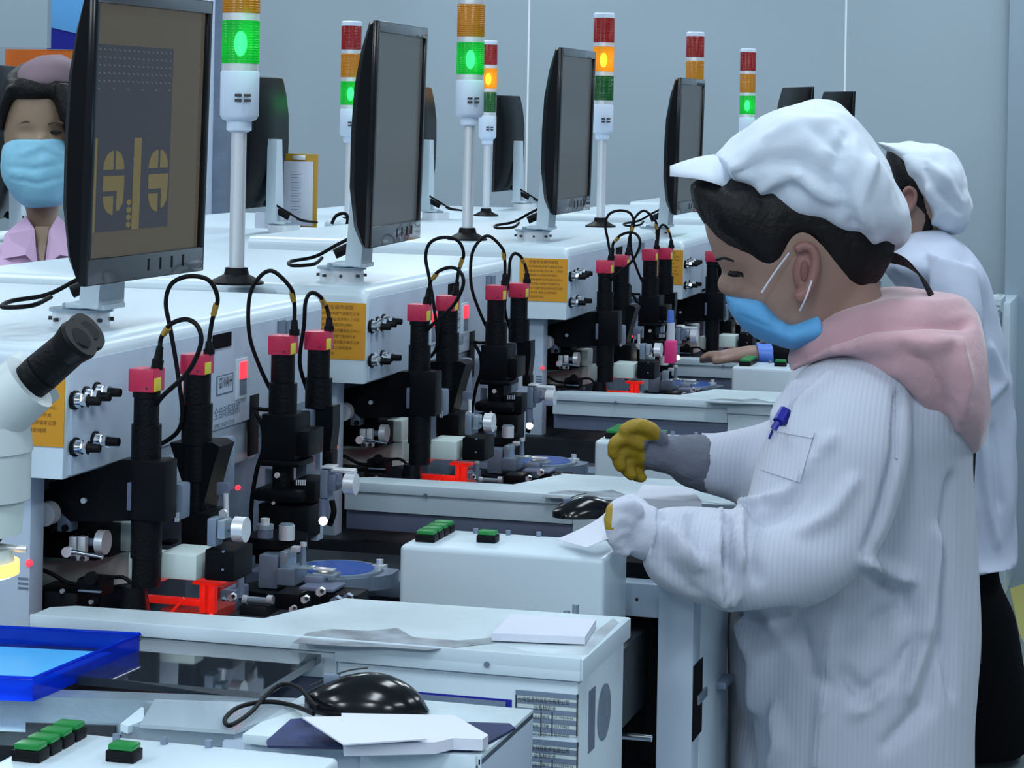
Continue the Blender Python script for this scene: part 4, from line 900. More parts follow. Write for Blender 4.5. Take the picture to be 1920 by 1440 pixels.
k = MB(); k.ext(ca.x - 0.15, -1.37, ca.y - 0.3, ca.y + 0.10, 0.0, 1.030, bev=0.004); tag(k.build('side_bench', 'panel'), 'pale bench carrying the microscope stand beyond the left edge', 'bench')
l = bpy.data.lights.new('ring_lamp_light', 'SPOT'); l.energy = 80; l.color = (0.75, 0.95, 1.0); l.spot_size = math.radians(75); l.spot_blend = 0.6; l.shadow_soft_size = 0.03
lo = bpy.data.objects.new('ring_lamp_light', l); COL.objects.link(lo); lo.location = atD(-45, 1085, DM)
# small red glow of the work lamps
for k in range(4):
    l = bpy.data.lights.new('work_light', 'POINT'); l.energy = 0.035; l.color = (1, 0.03, 0.02); l.shadow_soft_size = 0.01
    lo = bpy.data.objects.new('work_light', l); COL.objects.link(lo); a = atY(345, 1128, 2.20); lo.location = (a.x, a.y + OY[k], a.z + (-0.035 if k == 3 else 0))
# bottle and pink box by the third machine
bo = thing('glue_bottle', 'small bottle with blue cap behind the pink box, between third and fourth machines', 'bottle', atD(1257, 650, 4.5))
for nm, mm, y0, y1, r_ in (('bottle_body', 'paper', 650, 605, 8.5), ('bottle_cap', 'blueplastic', 605, 582, 7)):
    a, c = atD(1257, y0, 4.5), atD(1257, y1, 4.5); k = MB(); k.cyl(a, Vector((a.x, a.y, c.z)), r_ / 1000, r_ / 1000 * 0.85); k.build(nm, mm, bo)
a, c = atY(1246, 640, 4.25), atY(1263, 682, 4.25); k = MB(); k.ext(a.x, c.x, 4.25, 4.28, c.z, a.z, bev=0.001); tag(k.build('pink_box', 'pinkplastic'), 'narrow bright pink box in front of the blue-capped bottle', 'box')
# cabinet at the far right
ca_ = thing('equipment_cabinet', 'pale equipment cabinet against the wall behind the far worker', 'cabinet', atD(1868, 900, 7.4).xy.to_3d())
a, c = atY(1850, 566, 7.95), atY(1886, 1060, 7.95)
k = MB(); k.ext(a.x, c.x, 7.95, 8.35, 0.0, a.z, bev=0.005); k.build('cabinet_body', 'white', ca_)
for y0 in (590, 660, 850): 
    a2, c2 = atY(1874, y0, 7.95), atY(1881, y0 + 26, 7.95); k = MB(); k.ext(a2.x, c2.x, 7.94, 7.95, c2.z, a2.z, bev=0.002); k.build('handle', 'rubber', ca_)
# ------------------------------------------------------------ people
import numpy as np
def sl(A, B, D, hd, n=30, e=2.2, dz=0.0):
    a, c = atD(A[0], A[1], D), atD(B[0], B[1], D); m = (a + c) / 2; u = (a - c) / 2; pts = []
    for k in range(n):
        t = 2 * math.pi * k / n; ct, st = math.cos(t), math.sin(t)
        pts.append(m + u * (math.copysign(abs(ct) ** (2 / e), ct)) + FWD * hd * math.copysign(abs(st) ** (2 / e), st))
    return pts
def resample(slices, per=4):
    """Catmull-Rom refinement of (A, B, D, hd) slices"""
    arr = [np.array([s[0][0], s[0][1], s[1][0], s[1][1], s[2], s[3]], float) for s in slices]; out = []
    for i in range(len(arr) - 1):
        p0, p1, p2, p3 = arr[max(0, i - 1)], arr[i], arr[i + 1], arr[min(len(arr) - 1, i + 2)]
        for k in range(per):
            t = k / per; out.append(0.5 * (2 * p1 + (p2 - p0) * t + (2 * p0 - 5 * p1 + 4 * p2 - p3) * t * t + (3 * p1 - p0 - 3 * p2 + p3) * t ** 3))
    out.append(arr[-1]); return [((o[0], o[1]), (o[2], o[3]), o[4], max(o[5], 0.003)) for o in out]
def loft(b, slices, per=4, e=2.2, n=30):
    b.ringloft([sl(A, B, D, hd, n=n, e=e) for A, B, D, hd in resample(slices, per)]); return b
FG = 1.0
def remesh(b, name, material, parent, voxel=0.006, smooth=4, folds=(), nz=(), org=None, mfun=None, mats2=()):
    bmesh.ops.recalc_face_normals(b.bm, faces=b.bm.faces[:])
    me = bpy.data.meshes.new(name); b.bm.to_mesh(me); b.bm.free()
    o = bpy.data.objects.new(name, me); COL.objects.link(o)
    r = o.modifiers.new('r', 'REMESH'); r.mode = 'VOXEL'; r.voxel_size = voxel; r.use_smooth_shade = True
    if smooth: s = o.modifiers.new('s', 'SMOOTH'); s.iterations = smooth; s.factor = 0.5
    dg = bpy.context.evaluated_depsgraph_get(); m2 = bpy.data.meshes.new_from_object(o.evaluated_get(dg))
    bpy.data.objects.remove(o); bpy.data.meshes.remove(me); m2.name = name
    n = len(m2.vertices); co = np.empty(n * 3); m2.vertices.foreach_get('co', co); co = co.reshape(-1, 3)
    no = np.empty(n * 3); m2.vertices.foreach_get('normal', no); no = no.reshape(-1, 3)
    if folds or nz:
        D = -co[:, 0] * ts + co[:, 1] * tc; L = co[:, 0] * tc + co[:, 1] * ts
        x = F * L / D; y = H0 + F * (ZC - co[:, 2]) / D - 720
        px = 960 + x * cr - y * sr; py = 720 + x * sr + y * cr
        disp = np.zeros(n); face = np.clip((0.35 - (no @ np.array(FWD))) / 0.5, 0, 1)
        for pts, wd, amp in folds:
            best = np.full(n, 1e9)
            for i in range(len(pts) - 1):
                ax, ay = pts[i]; bx, by = pts[i + 1]; dx, dy = bx - ax, by - ay
                t = np.clip(((px - ax) * dx + (py - ay) * dy) / (dx * dx + dy * dy), 0, 1)
                best = np.minimum(best, np.hypot(px - ax - t * dx, py - ay - t * dy) / (0.45 + 0.55 * np.sin(np.pi * np.clip((i + t) / (len(pts) - 1), 0.04, 0.96))))
            disp += face * FG * amp * np.exp(-(best / wd) ** 2)
        if folds:
            ed = np.empty(len(m2.edges) * 2, dtype=np.int64); m2.edges.foreach_get('vertices', ed); ed = ed.reshape(-1, 2)
            deg = np.bincount(ed.ravel(), minlength=n).astype(float)
            for _ in range(3):
                acc = np.bincount(ed[:, 0], weights=disp[ed[:, 1]], minlength=n) + np.bincount(ed[:, 1], weights=disp[ed[:, 0]], minlength=n)
                disp = 0.4 * disp + 0.6 * acc / np.maximum(deg, 1)
        for sc_, amp, st in nz:
            disp += np.array([noise.noise(Vector((c[0] * sc_, c[1] * sc_, c[2] * sc_ * st))) for c in co]) * amp
        co = co + no * disp[:, None]
    rl = np.array(root_of(parent).location) if parent is not None else np.array(org)
    m2.vertices.foreach_set('co', (co - rl).ravel())
    m2.materials.clear(); m2.materials.append(M[material])
    for mm in mats2: m2.materials.append(M[mm])
    if mfun:
        for p in m2.polygons: p.material_index = mfun(*proj(Vector(p.center) + Vector(rl)))
    m2.polygons.foreach_set('use_smooth', [True] * len(m2.polygons)); m2.update()
    o = bpy.data.objects.new(name, m2); COL.objects.link(o)
    if parent is not None: o.parent = parent
    return o
def ptube(b, pts, r, seg=10, smooth=5): return b.tube([atD(*p) for p in pts], r, seg=seg, smooth=smooth)
def finger(b, pts, r=0.0088):
    q = [atD(*p) for p in pts]; b.tube(q, lambda t: r * (1.0 - 0.22 * t) * (1 if t < 0.97 else 0.7), seg=12, smooth=5); b.sph(q[0], r); b.sph(q[-1], r * 0.78)
# ---- the leaning worker
W = thing('person', 'worker in white coat, pink hood and white cap leaning over the machines', 'person', atD(1600, 1500, 2.85).xy.to_3d())
DH = 2.78
b = MB()
loft(b, [((1520, 285), (1590, 290), DH, 0.03), ((1400, 318), (1625, 322), DH, 0.068), ((1335, 375), (1655, 395), DH, 0.078), ((1321, 420), (1662, 445), DH, 0.079),
         ((1334, 468), (1655, 500), DH, 0.077), ((1343, 488), (1648, 520), DH, 0.074), ((1358, 515), (1636, 545), DH, 0.070), ((1356, 545), (1622, 572), DH, 0.066),
         ((1374, 562), (1610, 592), DH, 0.064), ((1380, 585), (1600, 615), DH, 0.060), ((1400, 612), (1590, 640), DH, 0.05), ((1432, 628), (1560, 655), DH, 0.038)], per=4)
b.sph(atD(1364, 533, DH), 0.013, (1, 0.9, 1))
loft(b, [((1505, 545), (1642, 500), DH, 0.055), ((1500, 600), (1655, 560), DH, 0.058), ((1520, 660), (1690, 620), DH + 0.01, 0.07), ((1530, 700), (1760, 690), 2.82, 0.10)])
loft(b, [((1560, 660), (1740, 660), 2.84, 0.10), ((1510, 730), (1790, 730), 2.84, 0.15), ((1450, 900), (1790, 900), 2.84, 0.14), ((1420, 1100), (1790, 1100), 2.84, 0.13), ((1410, 1300), (1790, 1300), 2.84, 0.15),
         ((1410, 1500), (1780, 1500), 2.84, 0.15)])
for dd in (-0.085, 0.085):
    loft(b, [((1430, 1450), (1720, 1450), 2.84 + dd, 0.085), ((1460, 1800), (1690, 1800), 2.84 + dd, 0.07), ((1500, 2200), (1660, 2200), 2.84 + dd, 0.055), ((1530, 2560), (1640, 2560), 2.84 + dd, 0.04)])
    loft(b, [((1380, 2590), (1390, 2625), 2.84 + dd, 0.03), ((1450, 2560), (1450, 2630), 2.84 + dd, 0.045), ((1560, 2530), (1560, 2635), 2.84 + dd, 0.042), ((1650, 2560), (1650, 2635), 2.84 + dd, 0.03)])
loft(b, [((1550, 720), (1660, 740), 2.70, 0.05), ((1490, 900), (1610, 930), 2.68, 0.045), ((1450, 1020), (1560, 1080), 2.65, 0.042), ((1380, 1000), (1400, 1085), 2.60, 0.035), ((1240, 975), (1235, 1035), 2.55, 0.026)])
loft(b, [((1550, 740), (1650, 760), 2.97, 0.05), ((1480, 820), (1520, 930), 2.96, 0.045), ((1360, 820), (1370, 910), 2.93, 0.035), ((1245, 830), (1240, 880), 2.90, 0.024)])
remesh(b, 'body', 'skin', W, voxel=0.005, smooth=3)
# face details
DN = DH - 0.073
k = MB(); k.sph(atD(1379, 514, DH - 0.066), 0.0085, (1.1, 0.5, 0.42)); k.build('eye', 'hair', W)
k = MB(); ptube(k, [(1368, 509, DH - 0.061), (1380, 512, DH - 0.071), (1394, 519, DH - 0.076)], 0.0011); k.build('eyelashes', 'hair', W)
k = MB(); ptube(k, [(1344, 487, DH - 0.052), (1358, 484, DH - 0.066), (1376, 490, DH - 0.074)], lambda t: 0.0022 * (1 - 0.5 * t)); k.build('eyebrow', 'hair', W)
b = MB()
ear = [(1492, 470), (1506, 461), (1522, 466), (1530, 484), (1528, 508), (1520, 532), (1510, 552), (1502, 560), (1497, 548)]
ptube(b, [(x, y, DN - 0.012) for x, y in ear], lambda t: 0.0058 if t < 0.7 else 0.0066, seg=10)
b.sph(atD(1508, 505, DN - 0.002), 0.02, (0.7, 0.4, 1.35)); b.sph(atD(1503, 551, DN - 0.011), 0.0085, (0.8, 0.5, 1.1))
remesh(b, 'ear', 'ear', W, voxel=0.0022, smooth=3)
k = MB(); k.sph(atD(1508, 508, DN - 0.011), 0.0085, (0.55, 0.25, 1.4)); k.build('ear_hollow_shade', mat('ear_shade', (0.20, 0.08, 0.07), 0.7), W)  # dark bead puts the shade of the hollow into colour
# hair
b = MB()
loft(b, [((1293, 345), (1300, 385), DH, 0.03), ((1316, 335), (1326, 425), DH, 0.062), ((1345, 330), (1350, 458), DH, 0.082), ((1385, 320), (1390, 488), DH, 0.087), ((1420, 310), (1428, 528), DH, 0.086),
         ((1445, 300), (1452, 530), DH, 0.085), ((1466, 300), (1470, 500), DH, 0.084), ((1500, 295), (1500, 476), DH, 0.086), ((1532, 295), (1536, 520), DH, 0.086), ((1562, 300), (1568, 556), DH, 0.081),
         ((1602, 320), (1606, 558), DH, 0.074), ((1640, 350), (1645, 528), DH, 0.058), ((1668, 400), (1672, 480), DH, 0.035)], per=3, e=2.3)
remesh(b, 'hair', 'hair', W, voxel=0.005, smooth=4, nz=((60, 0.002, 0.3),))
b = MB()
for i in range(9):
    j = i * 3 - 12
    b.tube([atD(x, y, DH + 0.004 * i - 0.03) for x, y in ((1640 + j * 0.6, 465 + i * 3), (1690 + j * 0.4, 480 + j * 0.8 + 8), (1722 + j * 0.5, 512 + j * 0.6), (1742 + j * 0.5, 545 + j * 0.3), (1752 + j * 0.5, 566))], 0.0011, seg=6)
b.build('hair_strands', 'hair', W)
# cap
b = MB()
loft(b, [((1340, 289), (1368, 352), DH, 0.066), ((1352, 284), (1384, 358), DH, 0.078), ((1392, 243), (1430, 378), DH, 0.092), ((1432, 217), (1482, 405), DH, 0.105), ((1490, 201), (1532, 438), DH, 0.112), ((1545, 196), (1572, 464), DH, 0.116),
         ((1592, 212), (1612, 472), DH, 0.114), ((1632, 250), (1648, 470), DH, 0.104), ((1665, 310), (1676, 458), DH, 0.085), ((1685, 360), (1690, 440), DH, 0.055), ((1693, 395), (1694, 425), DH, 0.02)], per=4, e=2.15)
FG = 1.9
remesh(b, 'cap', 'cap', W, voxel=0.0045, smooth=3, nz=((13, 0.010, 1), (32, 0.0045, 1)),
    folds=(([(1380, 330), (1440, 300), (1500, 300), (1560, 350)], 16, -0.006), ([(1430, 350), (1500, 330), (1570, 380)], 14, 0.006), ([(1590, 250), (1560, 330), (1600, 420)], 18, -0.007),
           ([(1640, 300), (1610, 380), (1640, 450)], 14, 0.006), ([(1520, 240), (1570, 270)], 14, -0.006), ([(1440, 260), (1500, 235), (1560, 225)], 12, 0.004), ([(1450, 355), (1480, 340), (1500, 360)], 14, -0.006)))
FG = 1.0
# brim: curved visor shell
b = MB(); rows = []
for i in range(15):
    u = i / 14; x = 1256 + u * 120; hw = 0.071 * math.sin(math.pi / 2 * min(1, u * 0.98 + 0.02)) ** 0.62 * (1 - 0.4 * max(0, u - 0.7) / 0.3) + 0.002; row = []
    for j in range(17):
        v = j / 16 * 2 - 1
        yt = 311 - 22 * math.sin(math.pi * 0.5 * min(1, u * 1.25)) ; drop = (14 + 50 * u) * (v if v < 0 else 0) ** 2 + (8 + 20 * u) * (v if v > 0 else 0) ** 2
        row.append(atD(x, yt + drop, DH + v * hw))
    rows.append(row)
top = [[b.bm.verts.new(p) for p in r] for r in rows]; bot = [[b.bm.verts.new(p - Vector((0, 0, 0.0035))) for p in r] for r in rows]
for i in range(14):
    for j in range(16):
        b.bm.faces.new((top[i][j], top[i][j + 1], top[i + 1][j + 1], top[i + 1][j])); b.bm.faces.new((bot[i][j], bot[i + 1][j], bot[i + 1][j + 1], bot[i][j + 1]))
for i in range(14):
    for j in (0, 16): b.bm.faces.new((top[i][j], top[i + 1][j], bot[i + 1][j], bot[i][j]))
for j in range(16):
    for i in (0, 14): b.bm.faces.new((top[i][j], top[i][j + 1], bot[i][j + 1], bot[i][j]))
b.build('cap_brim', 'cap', W, sharp=1.2)
# mask and ear loops
b = MB()
loft(b, [((1359, 553), (1364, 570), DH, 0.018), ((1374, 549), (1376, 596), DH, 0.046), ((1398, 544), (1396, 618), DH, 0.062), ((1420, 545), (1420, 634), DH, 0.070), ((1445, 572), (1448, 643), DH, 0.072), ((1466, 590), (1474, 651), DH, 0.073),
         ((1495, 577), (1504, 652), DH, 0.073), ((1522, 570), (1530, 645), DH, 0.073)], per=4, e=2.1)
remesh(b, 'face_mask', 'maskblue', W, voxel=0.003, smooth=2, folds=(([(1385, 590), (1430, 610), (1480, 620)], 4, -0.0025), ([(1375, 575), (1420, 588), (1455, 605)], 4, -0.002), ([(1440, 560), (1470, 600), (1465, 635)], 5, 0.002)), nz=((40, 0.002, 1),))
k = MB(); ptube(k, [(1428, 549, DN - 0.002), (1452, 512, DN - 0.008), (1480, 474, DN - 0.014)], 0.0011); ptube(k, [(1500, 582, DN - 0.012), (1512, 556, DN - 0.026), (1522, 526, DN - 0.026)], 0.0011); k.build('ear_loop', 'paper', W)
# coat
DT = 2.84
b = MB()
loft(b, [((1560, 640), (1745, 650), DT, 0.10), ((1508, 690), (1795, 700), DT, 0.165), ((1462, 770), (1815, 780), DT, 0.18), ((1425, 850), (1812, 850), DT, 0.175), ((1398, 950), (1816, 950), DT, 0.165),
         ((1380, 1050), (1821, 1050), DT, 0.16), ((1368, 1150), (1826, 1150), DT, 0.165), ((1366, 1250), (1825, 1250), DT, 0.175), ((1370, 1350), (1820, 1350), DT, 0.18), ((1368, 1500), (1812, 1500), DT, 0.185), ((1372, 1700), (1805, 1700), DT, 0.19)], per=4, e=2.5, n=40)
loft(b, [((1560, 655), (1700, 672), 2.74, 0.06), ((1500, 705), (1700, 745), 2.69, 0.075), ((1455, 785), (1702, 825), 2.66, 0.08), ((1420, 860), (1694, 905), 2.645, 0.08), ((1402, 925), (1668, 995), 2.63, 0.08),
         ((1392, 955), (1610, 1075), 2.61, 0.08), ((1380, 958), (1530, 1130), 2.60, 0.078), ((1352, 958), (1430, 1150), 2.585, 0.074), ((1310, 955), (1340, 1138), 2.57, 0.066), ((1268, 952), (1272, 1118), 2.555, 0.056), ((1238, 955), (1222, 1090), 2.545, 0.046), ((1222, 962), (1203, 1058), 2.535, 0.038)], per=4, e=2.2, n=36)
loft(b, [((1540, 700), (1600, 760), 2.94, 0.07), ((1470, 770), (1500, 900), 2.95, 0.075), ((1430, 790), (1430, 955), 2.94, 0.07), ((1380, 800), (1385, 950), 2.93, 0.06), ((1340, 808), (1340, 938), 2.92, 0.052), ((1312, 808), (1304, 925), 2.915, 0.044)], per=4)
coat_folds = (
    ([(1250, 985), (1285, 1040), (1310, 1060)], 9, 0.012), ([(1300, 970), (1305, 1030)], 8, -0.010), ([(1345, 975), (1335, 1040), (1350, 1110), (1375, 1120)], 9, 0.014), ([(1362, 985), (1358, 1050), (1365, 1085)], 6, -0.012),
    ([(1385, 965), (1380, 1010), (1390, 1060)], 12, 0.010), ([(1405, 975), (1400, 1030), (1420, 1090)], 10, -0.007), ([(1225, 1010), (1250, 1060), (1300, 1110)], 9, -0.006), ([(1460, 930), (1420, 955), (1390, 950)], 9, 0.010),
    ([(1560, 820), (1500, 910), (1430, 975)], 10, 0.008), ([(1545, 850), (1490, 925), (1445, 960)], 8, -0.007), ([(1600, 900), (1560, 960), (1500, 1000)], 14, 0.006), ([(1515, 900), (1470, 960), (1420, 990)], 9, -0.006),
    ([(1682, 740), (1680, 850), (1655, 960), (1625, 1040)], 7, -0.012), ([(1500, 720), (1470, 760), (1455, 800)], 8, 0.007), ([(1530, 705), (1490, 745), (1470, 790)], 7, -0.006), ([(1560, 700), (1500, 760), (1480, 830)], 8, 0.005),
    ([(1620, 1050), (1680, 1080), (1715, 1090)], 10, 0.013), ([(1640, 1085), (1690, 1110), (1700, 1140), (1640, 1160)], 12, -0.008), ([(1560, 1150), (1555, 1210), (1545, 1300), (1530, 1440)], 9, 0.008),
    ([(1500, 1180), (1520, 1250), (1560, 1290)], 12, -0.008), ([(1580, 1260), (1620, 1310), (1680, 1260), (1720, 1200)], 14, -0.009), ([(1600, 1340), (1650, 1300), (1690, 1240)], 9, 0.009), ([(1400, 1160), (1430, 1240), (1420, 1330)], 14, 0.010),
    ([(1450, 1330), (1460, 1400), (1440, 1440)], 10, 0.008), ([(1760, 1000), (1740, 1150), (1700, 1300)], 16, 0.008), ([(1790, 900), (1770, 1100), (1790, 1300)], 14, -0.006), ([(1390, 1250), (1385, 1350), (1400, 1440)], 10, -0.008),
    ([(1770, 1200), (1740, 1320), (1660, 1400)], 14, -0.007), ([(1240, 960), (1270, 985), (1275, 1015)], 8, -0.006), ([(1480, 1150), (1420, 1160), (1380, 1155)], 8, -0.01))
FG = 2.4
coat = remesh(b, 'coat', 'coat', W, voxel=0.0055, smooth=5, folds=coat_folds, nz=((7, 0.009, 0.6), (16, 0.0025, 0.7)))
FG = 1.3
# sleeve pocket and pen, laid on the cloth
WL = Vector(W.location)
def on_cloth(px, py, off):
    d = (atD(px, py, 1.0) - Vector((0, 0, ZC))).normalized()
    hit, loc, nrm, _ = coat.ray_cast(Vector((0, 0, ZC)) - WL, d)
    return (loc + WL - d * off) if hit else atD(px, py, 2.6)
def patch(quad, off, th, nu=10, nv=10):
    b = MB(); (a, b1, c, d) = [Vector(q + (0,)) for q in quad]; g = []
    for j in range(nv + 1):
        r_ = []
        for i in range(nu + 1):
            u, v = i / nu, j / nv; p = (a * (1 - u) + b1 * u) * (1 - v) + (d * (1 - u) + c * u) * v
            r_.append((b.bm.verts.new(on_cloth(p.x, p.y, off)), b.bm.verts.new(on_cloth(p.x, p.y, off - th))))
        g.append(r_)
    for j in range(nv):
        for i in range(nu):
            b.bm.faces.new([g[j][i][0], g[j][i + 1][0], g[j + 1][i + 1][0], g[j + 1][i][0]]); b.bm.faces.new([g[j][i][1], g[j + 1][i][1], g[j + 1][i + 1][1], g[j][i + 1][1]])
    for i in range(nu):
        b.bm.faces.new([g[0][i][0], g[0][i][1], g[0][i + 1][1], g[0][i + 1][0]]); b.bm.faces.new([g[nv][i][0], g[nv][i + 1][0], g[nv][i + 1][1], g[nv][i][1]])
    for j in range(nv):
        b.bm.faces.new([g[j][0][0], g[j + 1][0][0], g[j + 1][0][1], g[j][0][1]]); b.bm.faces.new([g[j][nu][0], g[j][nu][1], g[j + 1][nu][1], g[j + 1][nu][0]])
    return b
patch([(1456, 800), (1526, 812), (1500, 905), (1424, 880)], 0.0022, 0.003).build('sleeve_pocket', 'coat', W, sharp=0.5)
patch([(1456, 798), (1527, 811), (1524, 822), (1453, 809)], 0.0034, 0.003, nv=3).build('pocket_hem', 'coat', W, sharp=0.5)
patch([(1548, 1180), (1556, 1180), (1530, 1438), (1522, 1438)], 0.0016, 0.002, nu=1, nv=26).build('side_seam', 'coat', W, sharp=0.5)
patch([(1680, 722), (1685, 722), (1684, 860), (1679, 860)], 0.0016, 0.002, nu=1, nv=14).build('shoulder_seam', 'coat', W, sharp=0.5)
pn = thing('pen', 'dark blue pen clipped to the leaning worker\'s sleeve pocket', 'pen', on_cloth(1460, 790, 0.004))
b = MB(); b.cyl(on_cloth(1452, 806, 0.003), on_cloth(1468, 780, 0.006), 0.0050, seg=16); b.build('barrel', 'penblue', pn)
b = MB(); b.cyl(on_cloth(1461, 792, 0.006), on_cloth(1474, 770, 0.008), 0.0075, seg=16); b.build('pen_cap', 'penblue', pn)
b = MB(); b.cyl(on_cloth(1464, 772, 0.014), on_cloth(1442, 822, 0.005), 0.0013, seg=8); b.build('clip', 'penblue', pn)
# hood
b = MB()
loft(b, [((1474, 672), (1478, 698), 2.76, 0.03), ((1496, 640), (1508, 682), 2.77, 0.075), ((1530, 605), (1552, 668), 2.78, 0.105), ((1580, 572), (1608, 678), 2.79, 0.135), ((1640, 550), (1662, 712), 2.80, 0.165), ((1700, 540), (1712, 764), 2.81, 0.18),
         ((1758, 548), (1758, 815), 2.82, 0.175), ((1798, 556), (1794, 842), 2.82, 0.155), ((1822, 590), (1820, 832), 2.82, 0.12), ((1836, 680), (1836, 795), 2.82, 0.06)], per=4, e=2.3)
remesh(b, 'hood', 'pink', W, voxel=0.005, smooth=4, nz=((9, 0.006, 1), (25, 0.002, 1)),
    folds=(([(1480, 680), (1540, 640), (1620, 612), (1720, 600), (1815, 602)], 12, -0.013), ([(1500, 650), (1570, 600), (1680, 572), (1800, 572)], 14, 0.008), ([(1560, 655), (1640, 640), (1730, 650), (1800, 640)], 16, 0.008),
           ([(1620, 680), (1690, 690), (1740, 740), (1760, 800)], 14, 0.009), ([(1690, 650), (1740, 690), (1775, 760)], 16, -0.010), ([(1815, 605), (1775, 660), (1785, 735), (1835, 752)], 3, -0.006), ([(1800, 650), (1812, 720), (1800, 800)], 14, 0.008)))
# gloves; the far one's grey forearm is the sleeve's shade put into colour
b = MB()
loft(b, [((1330, 815), (1322, 925), 2.915, 0.042), ((1290, 815), (1276, 908), 2.91, 0.036), ((1262, 818), (1252, 888), 2.905, 0.030), ((1238, 815), (1230, 884), 2.90, 0.026), ((1212, 818), (1206, 876), 2.895, 0.022), ((1196, 826), (1190, 864), 2.89, 0.016)])
finger(b, [(1238, 824, 2.882), (1218, 806, 2.868), (1194, 798, 2.86), (1172, 806, 2.858)], 0.0105)
finger(b, [(1200, 832, 2.872), (1172, 822, 2.862), (1153, 832, 2.86), (1150, 850, 2.862)], 0.0095)
finger(b, [(1200, 846, 2.882), (1172, 842, 2.872), (1158, 856, 2.868), (1164, 874, 2.87)], 0.0098)
finger(b, [(1202, 858, 2.892), (1180, 862, 2.882), (1172, 876, 2.878), (1184, 890, 2.88)], 0.0095)
finger(b, [(1208, 868, 2.902), (1192, 878, 2.894), (1192, 890, 2.892), (1204, 896, 2.892)], 0.0085)
remesh(b, 'far_glove', 'glovegrey', W, voxel=0.0028, smooth=2, mats2=('gloveyellow',), mfun=lambda x, y, d: 1 if (x < 1208 or (y < 826 and x < 1236) or (y > 882 and x < 1216)) else 0, nz=((60, 0.0015, 1),))
b = MB()
loft(b, [((1232, 952), (1218, 1052), 2.538, 0.036), ((1208, 946), (1192, 1046), 2.532, 0.034), ((1184, 946), (1172, 1034), 2.525, 0.028), ((1168, 954), (1160, 1016), 2.52, 0.020)])
finger(b, [(1192, 958, 2.505), (1172, 948, 2.498), (1152, 958, 2.496), (1145, 974, 2.496)], 0.0098)
finger(b, [(1176, 974, 2.500), (1158, 972, 2.494), (1147, 986, 2.494), (1152, 1002, 2.496)], 0.0098)
finger(b, [(1174, 994, 2.502), (1156, 996, 2.496), (1150, 1010, 2.496), (1160, 1022, 2.498)], 0.0095)
finger(b, [(1176, 1012, 2.506), (1162, 1016, 2.500), (1160, 1030, 2.500), (1172, 1036, 2.502)], 0.0085)
finger(b, [(1200, 950, 2.545), (1180, 942, 2.550), (1160, 948, 2.545), (1148, 960, 2.535)], 0.0098)
remesh(b, 'near_glove', 'glovewhite', W, voxel=0.0028, smooth=2, mats2=('gloveyellow',), mfun=lambda x, y, d: 1 if (x < 1149 and y < 992) else 0, nz=((50, 0.002, 1),))
# curled sheet in the near hand
b = MB(); rows = []
for i in range(12):
    u = i / 11
    a = atD(1148 - 105 * u, 940 + 72 * u ** 0.55, 2.52 + 0.05 * u); c = atD(1160 - 60 * u, 1002 + 26 * u, 2.49 - 0.0 * u)
    rows.append((a, c))
for s_ in range(11):
    b.prism([rows[s_][0], rows[s_][1], rows[s_ + 1][1], rows[s_ + 1][0]], (0, 0, 0.0008))
tag(b.build('held_sheet', 'paper', origin=atD(1110, 990, 2.53)), 'curled white sheet held by the leaning worker\'s near hand', 'paper')
# ---- far worker seen from behind
D2 = 5.86; S2 = F / D2
W2 = thing('person', 'worker in lavender-white coat, white cap and black trousers standing by the wall', 'person', atD(1800, 1405, D2).xy.to_3d())
b = MB()
loft(b, [((1700, 285), (1780, 285), D2, 0.03), ((1672, 310), (1795, 320), D2, 0.065), ((1664, 350), (1800, 370), D2, 0.075), ((1666, 385), (1790, 400), D2, 0.07), ((1676, 420), (1770, 425), D2, 0.055), ((1692, 440), (1760, 440), D2, 0.05),
         ((1690, 470), (1790, 465), D2, 0.08), ((1700, 520), (1810, 520), D2, 0.13), ((1705, 700), (1840, 700), D2, 0.11), ((1710, 900), (1850, 900), D2, 0.11), ((1712, 1060), (1850, 1060), D2, 0.11)])
for dd in (-0.09, 0.09):
    loft(b, [((1720, 1040), (1845, 1040), D2 + dd * 0.6, 0.06), ((1745, 1200), (1850, 1200), D2 + dd * 0.8, 0.05), ((1770, 1390), (1840, 1390), D2 + dd, 0.045)])
remesh(b, 'body', 'skin', W2, voxel=0.008, smooth=2)
b = MB()
loft(b, [((1665, 275), (1700, 275), D2, 0.05), ((1662, 310), (1730, 320), D2, 0.082), ((1672, 350), (1735, 355), D2, 0.084), ((1690, 372), (1740, 385), D2, 0.078), ((1712, 405), (1750, 410), D2, 0.065), ((1705, 440), (1755, 440), D2, 0.05)])
remesh(b, 'hair', 'hair', W2, voxel=0.006, smooth=3)
b = MB(); b.sph(atD(1702, 376, D2 - 0.08), 0.026, (0.7, 0.4, 1.15)); k = MB()
ptube(b, [(1694, 362, D2 - 0.09), (1704, 352, D2 - 0.095), (1716, 362, D2 - 0.095), (1714, 382, D2 - 0.095), (1704, 398, D2 - 0.09)], 0.006); remesh(b, 'ear', 'ear', W2, voxel=0.004, smooth=2)
b = MB()
loft(b, [((1672, 272), (1700, 345), D2, 0.09), ((1695, 268), (1722, 370), D2, 0.11), ((1725, 266), (1740, 410), D2, 0.125), ((1758, 272), (1755, 432), D2, 0.13), ((1786, 292), (1780, 438), D2, 0.12), ((1806, 325), (1802, 425), D2, 0.09), ((1816, 355), (1815, 395), D2, 0.045)])
remesh(b, 'cap', 'cap', W2, voxel=0.006, smooth=3, nz=((12, 0.012, 1), (28, 0.006, 1)), folds=(([(1735, 320), (1760, 360), (1800, 400)], 6, -0.014), ([(1740, 300), (1780, 340), (1805, 380)], 6, 0.010), ([(1740, 350), (1760, 400), (1750, 425)], 6, 0.010)))
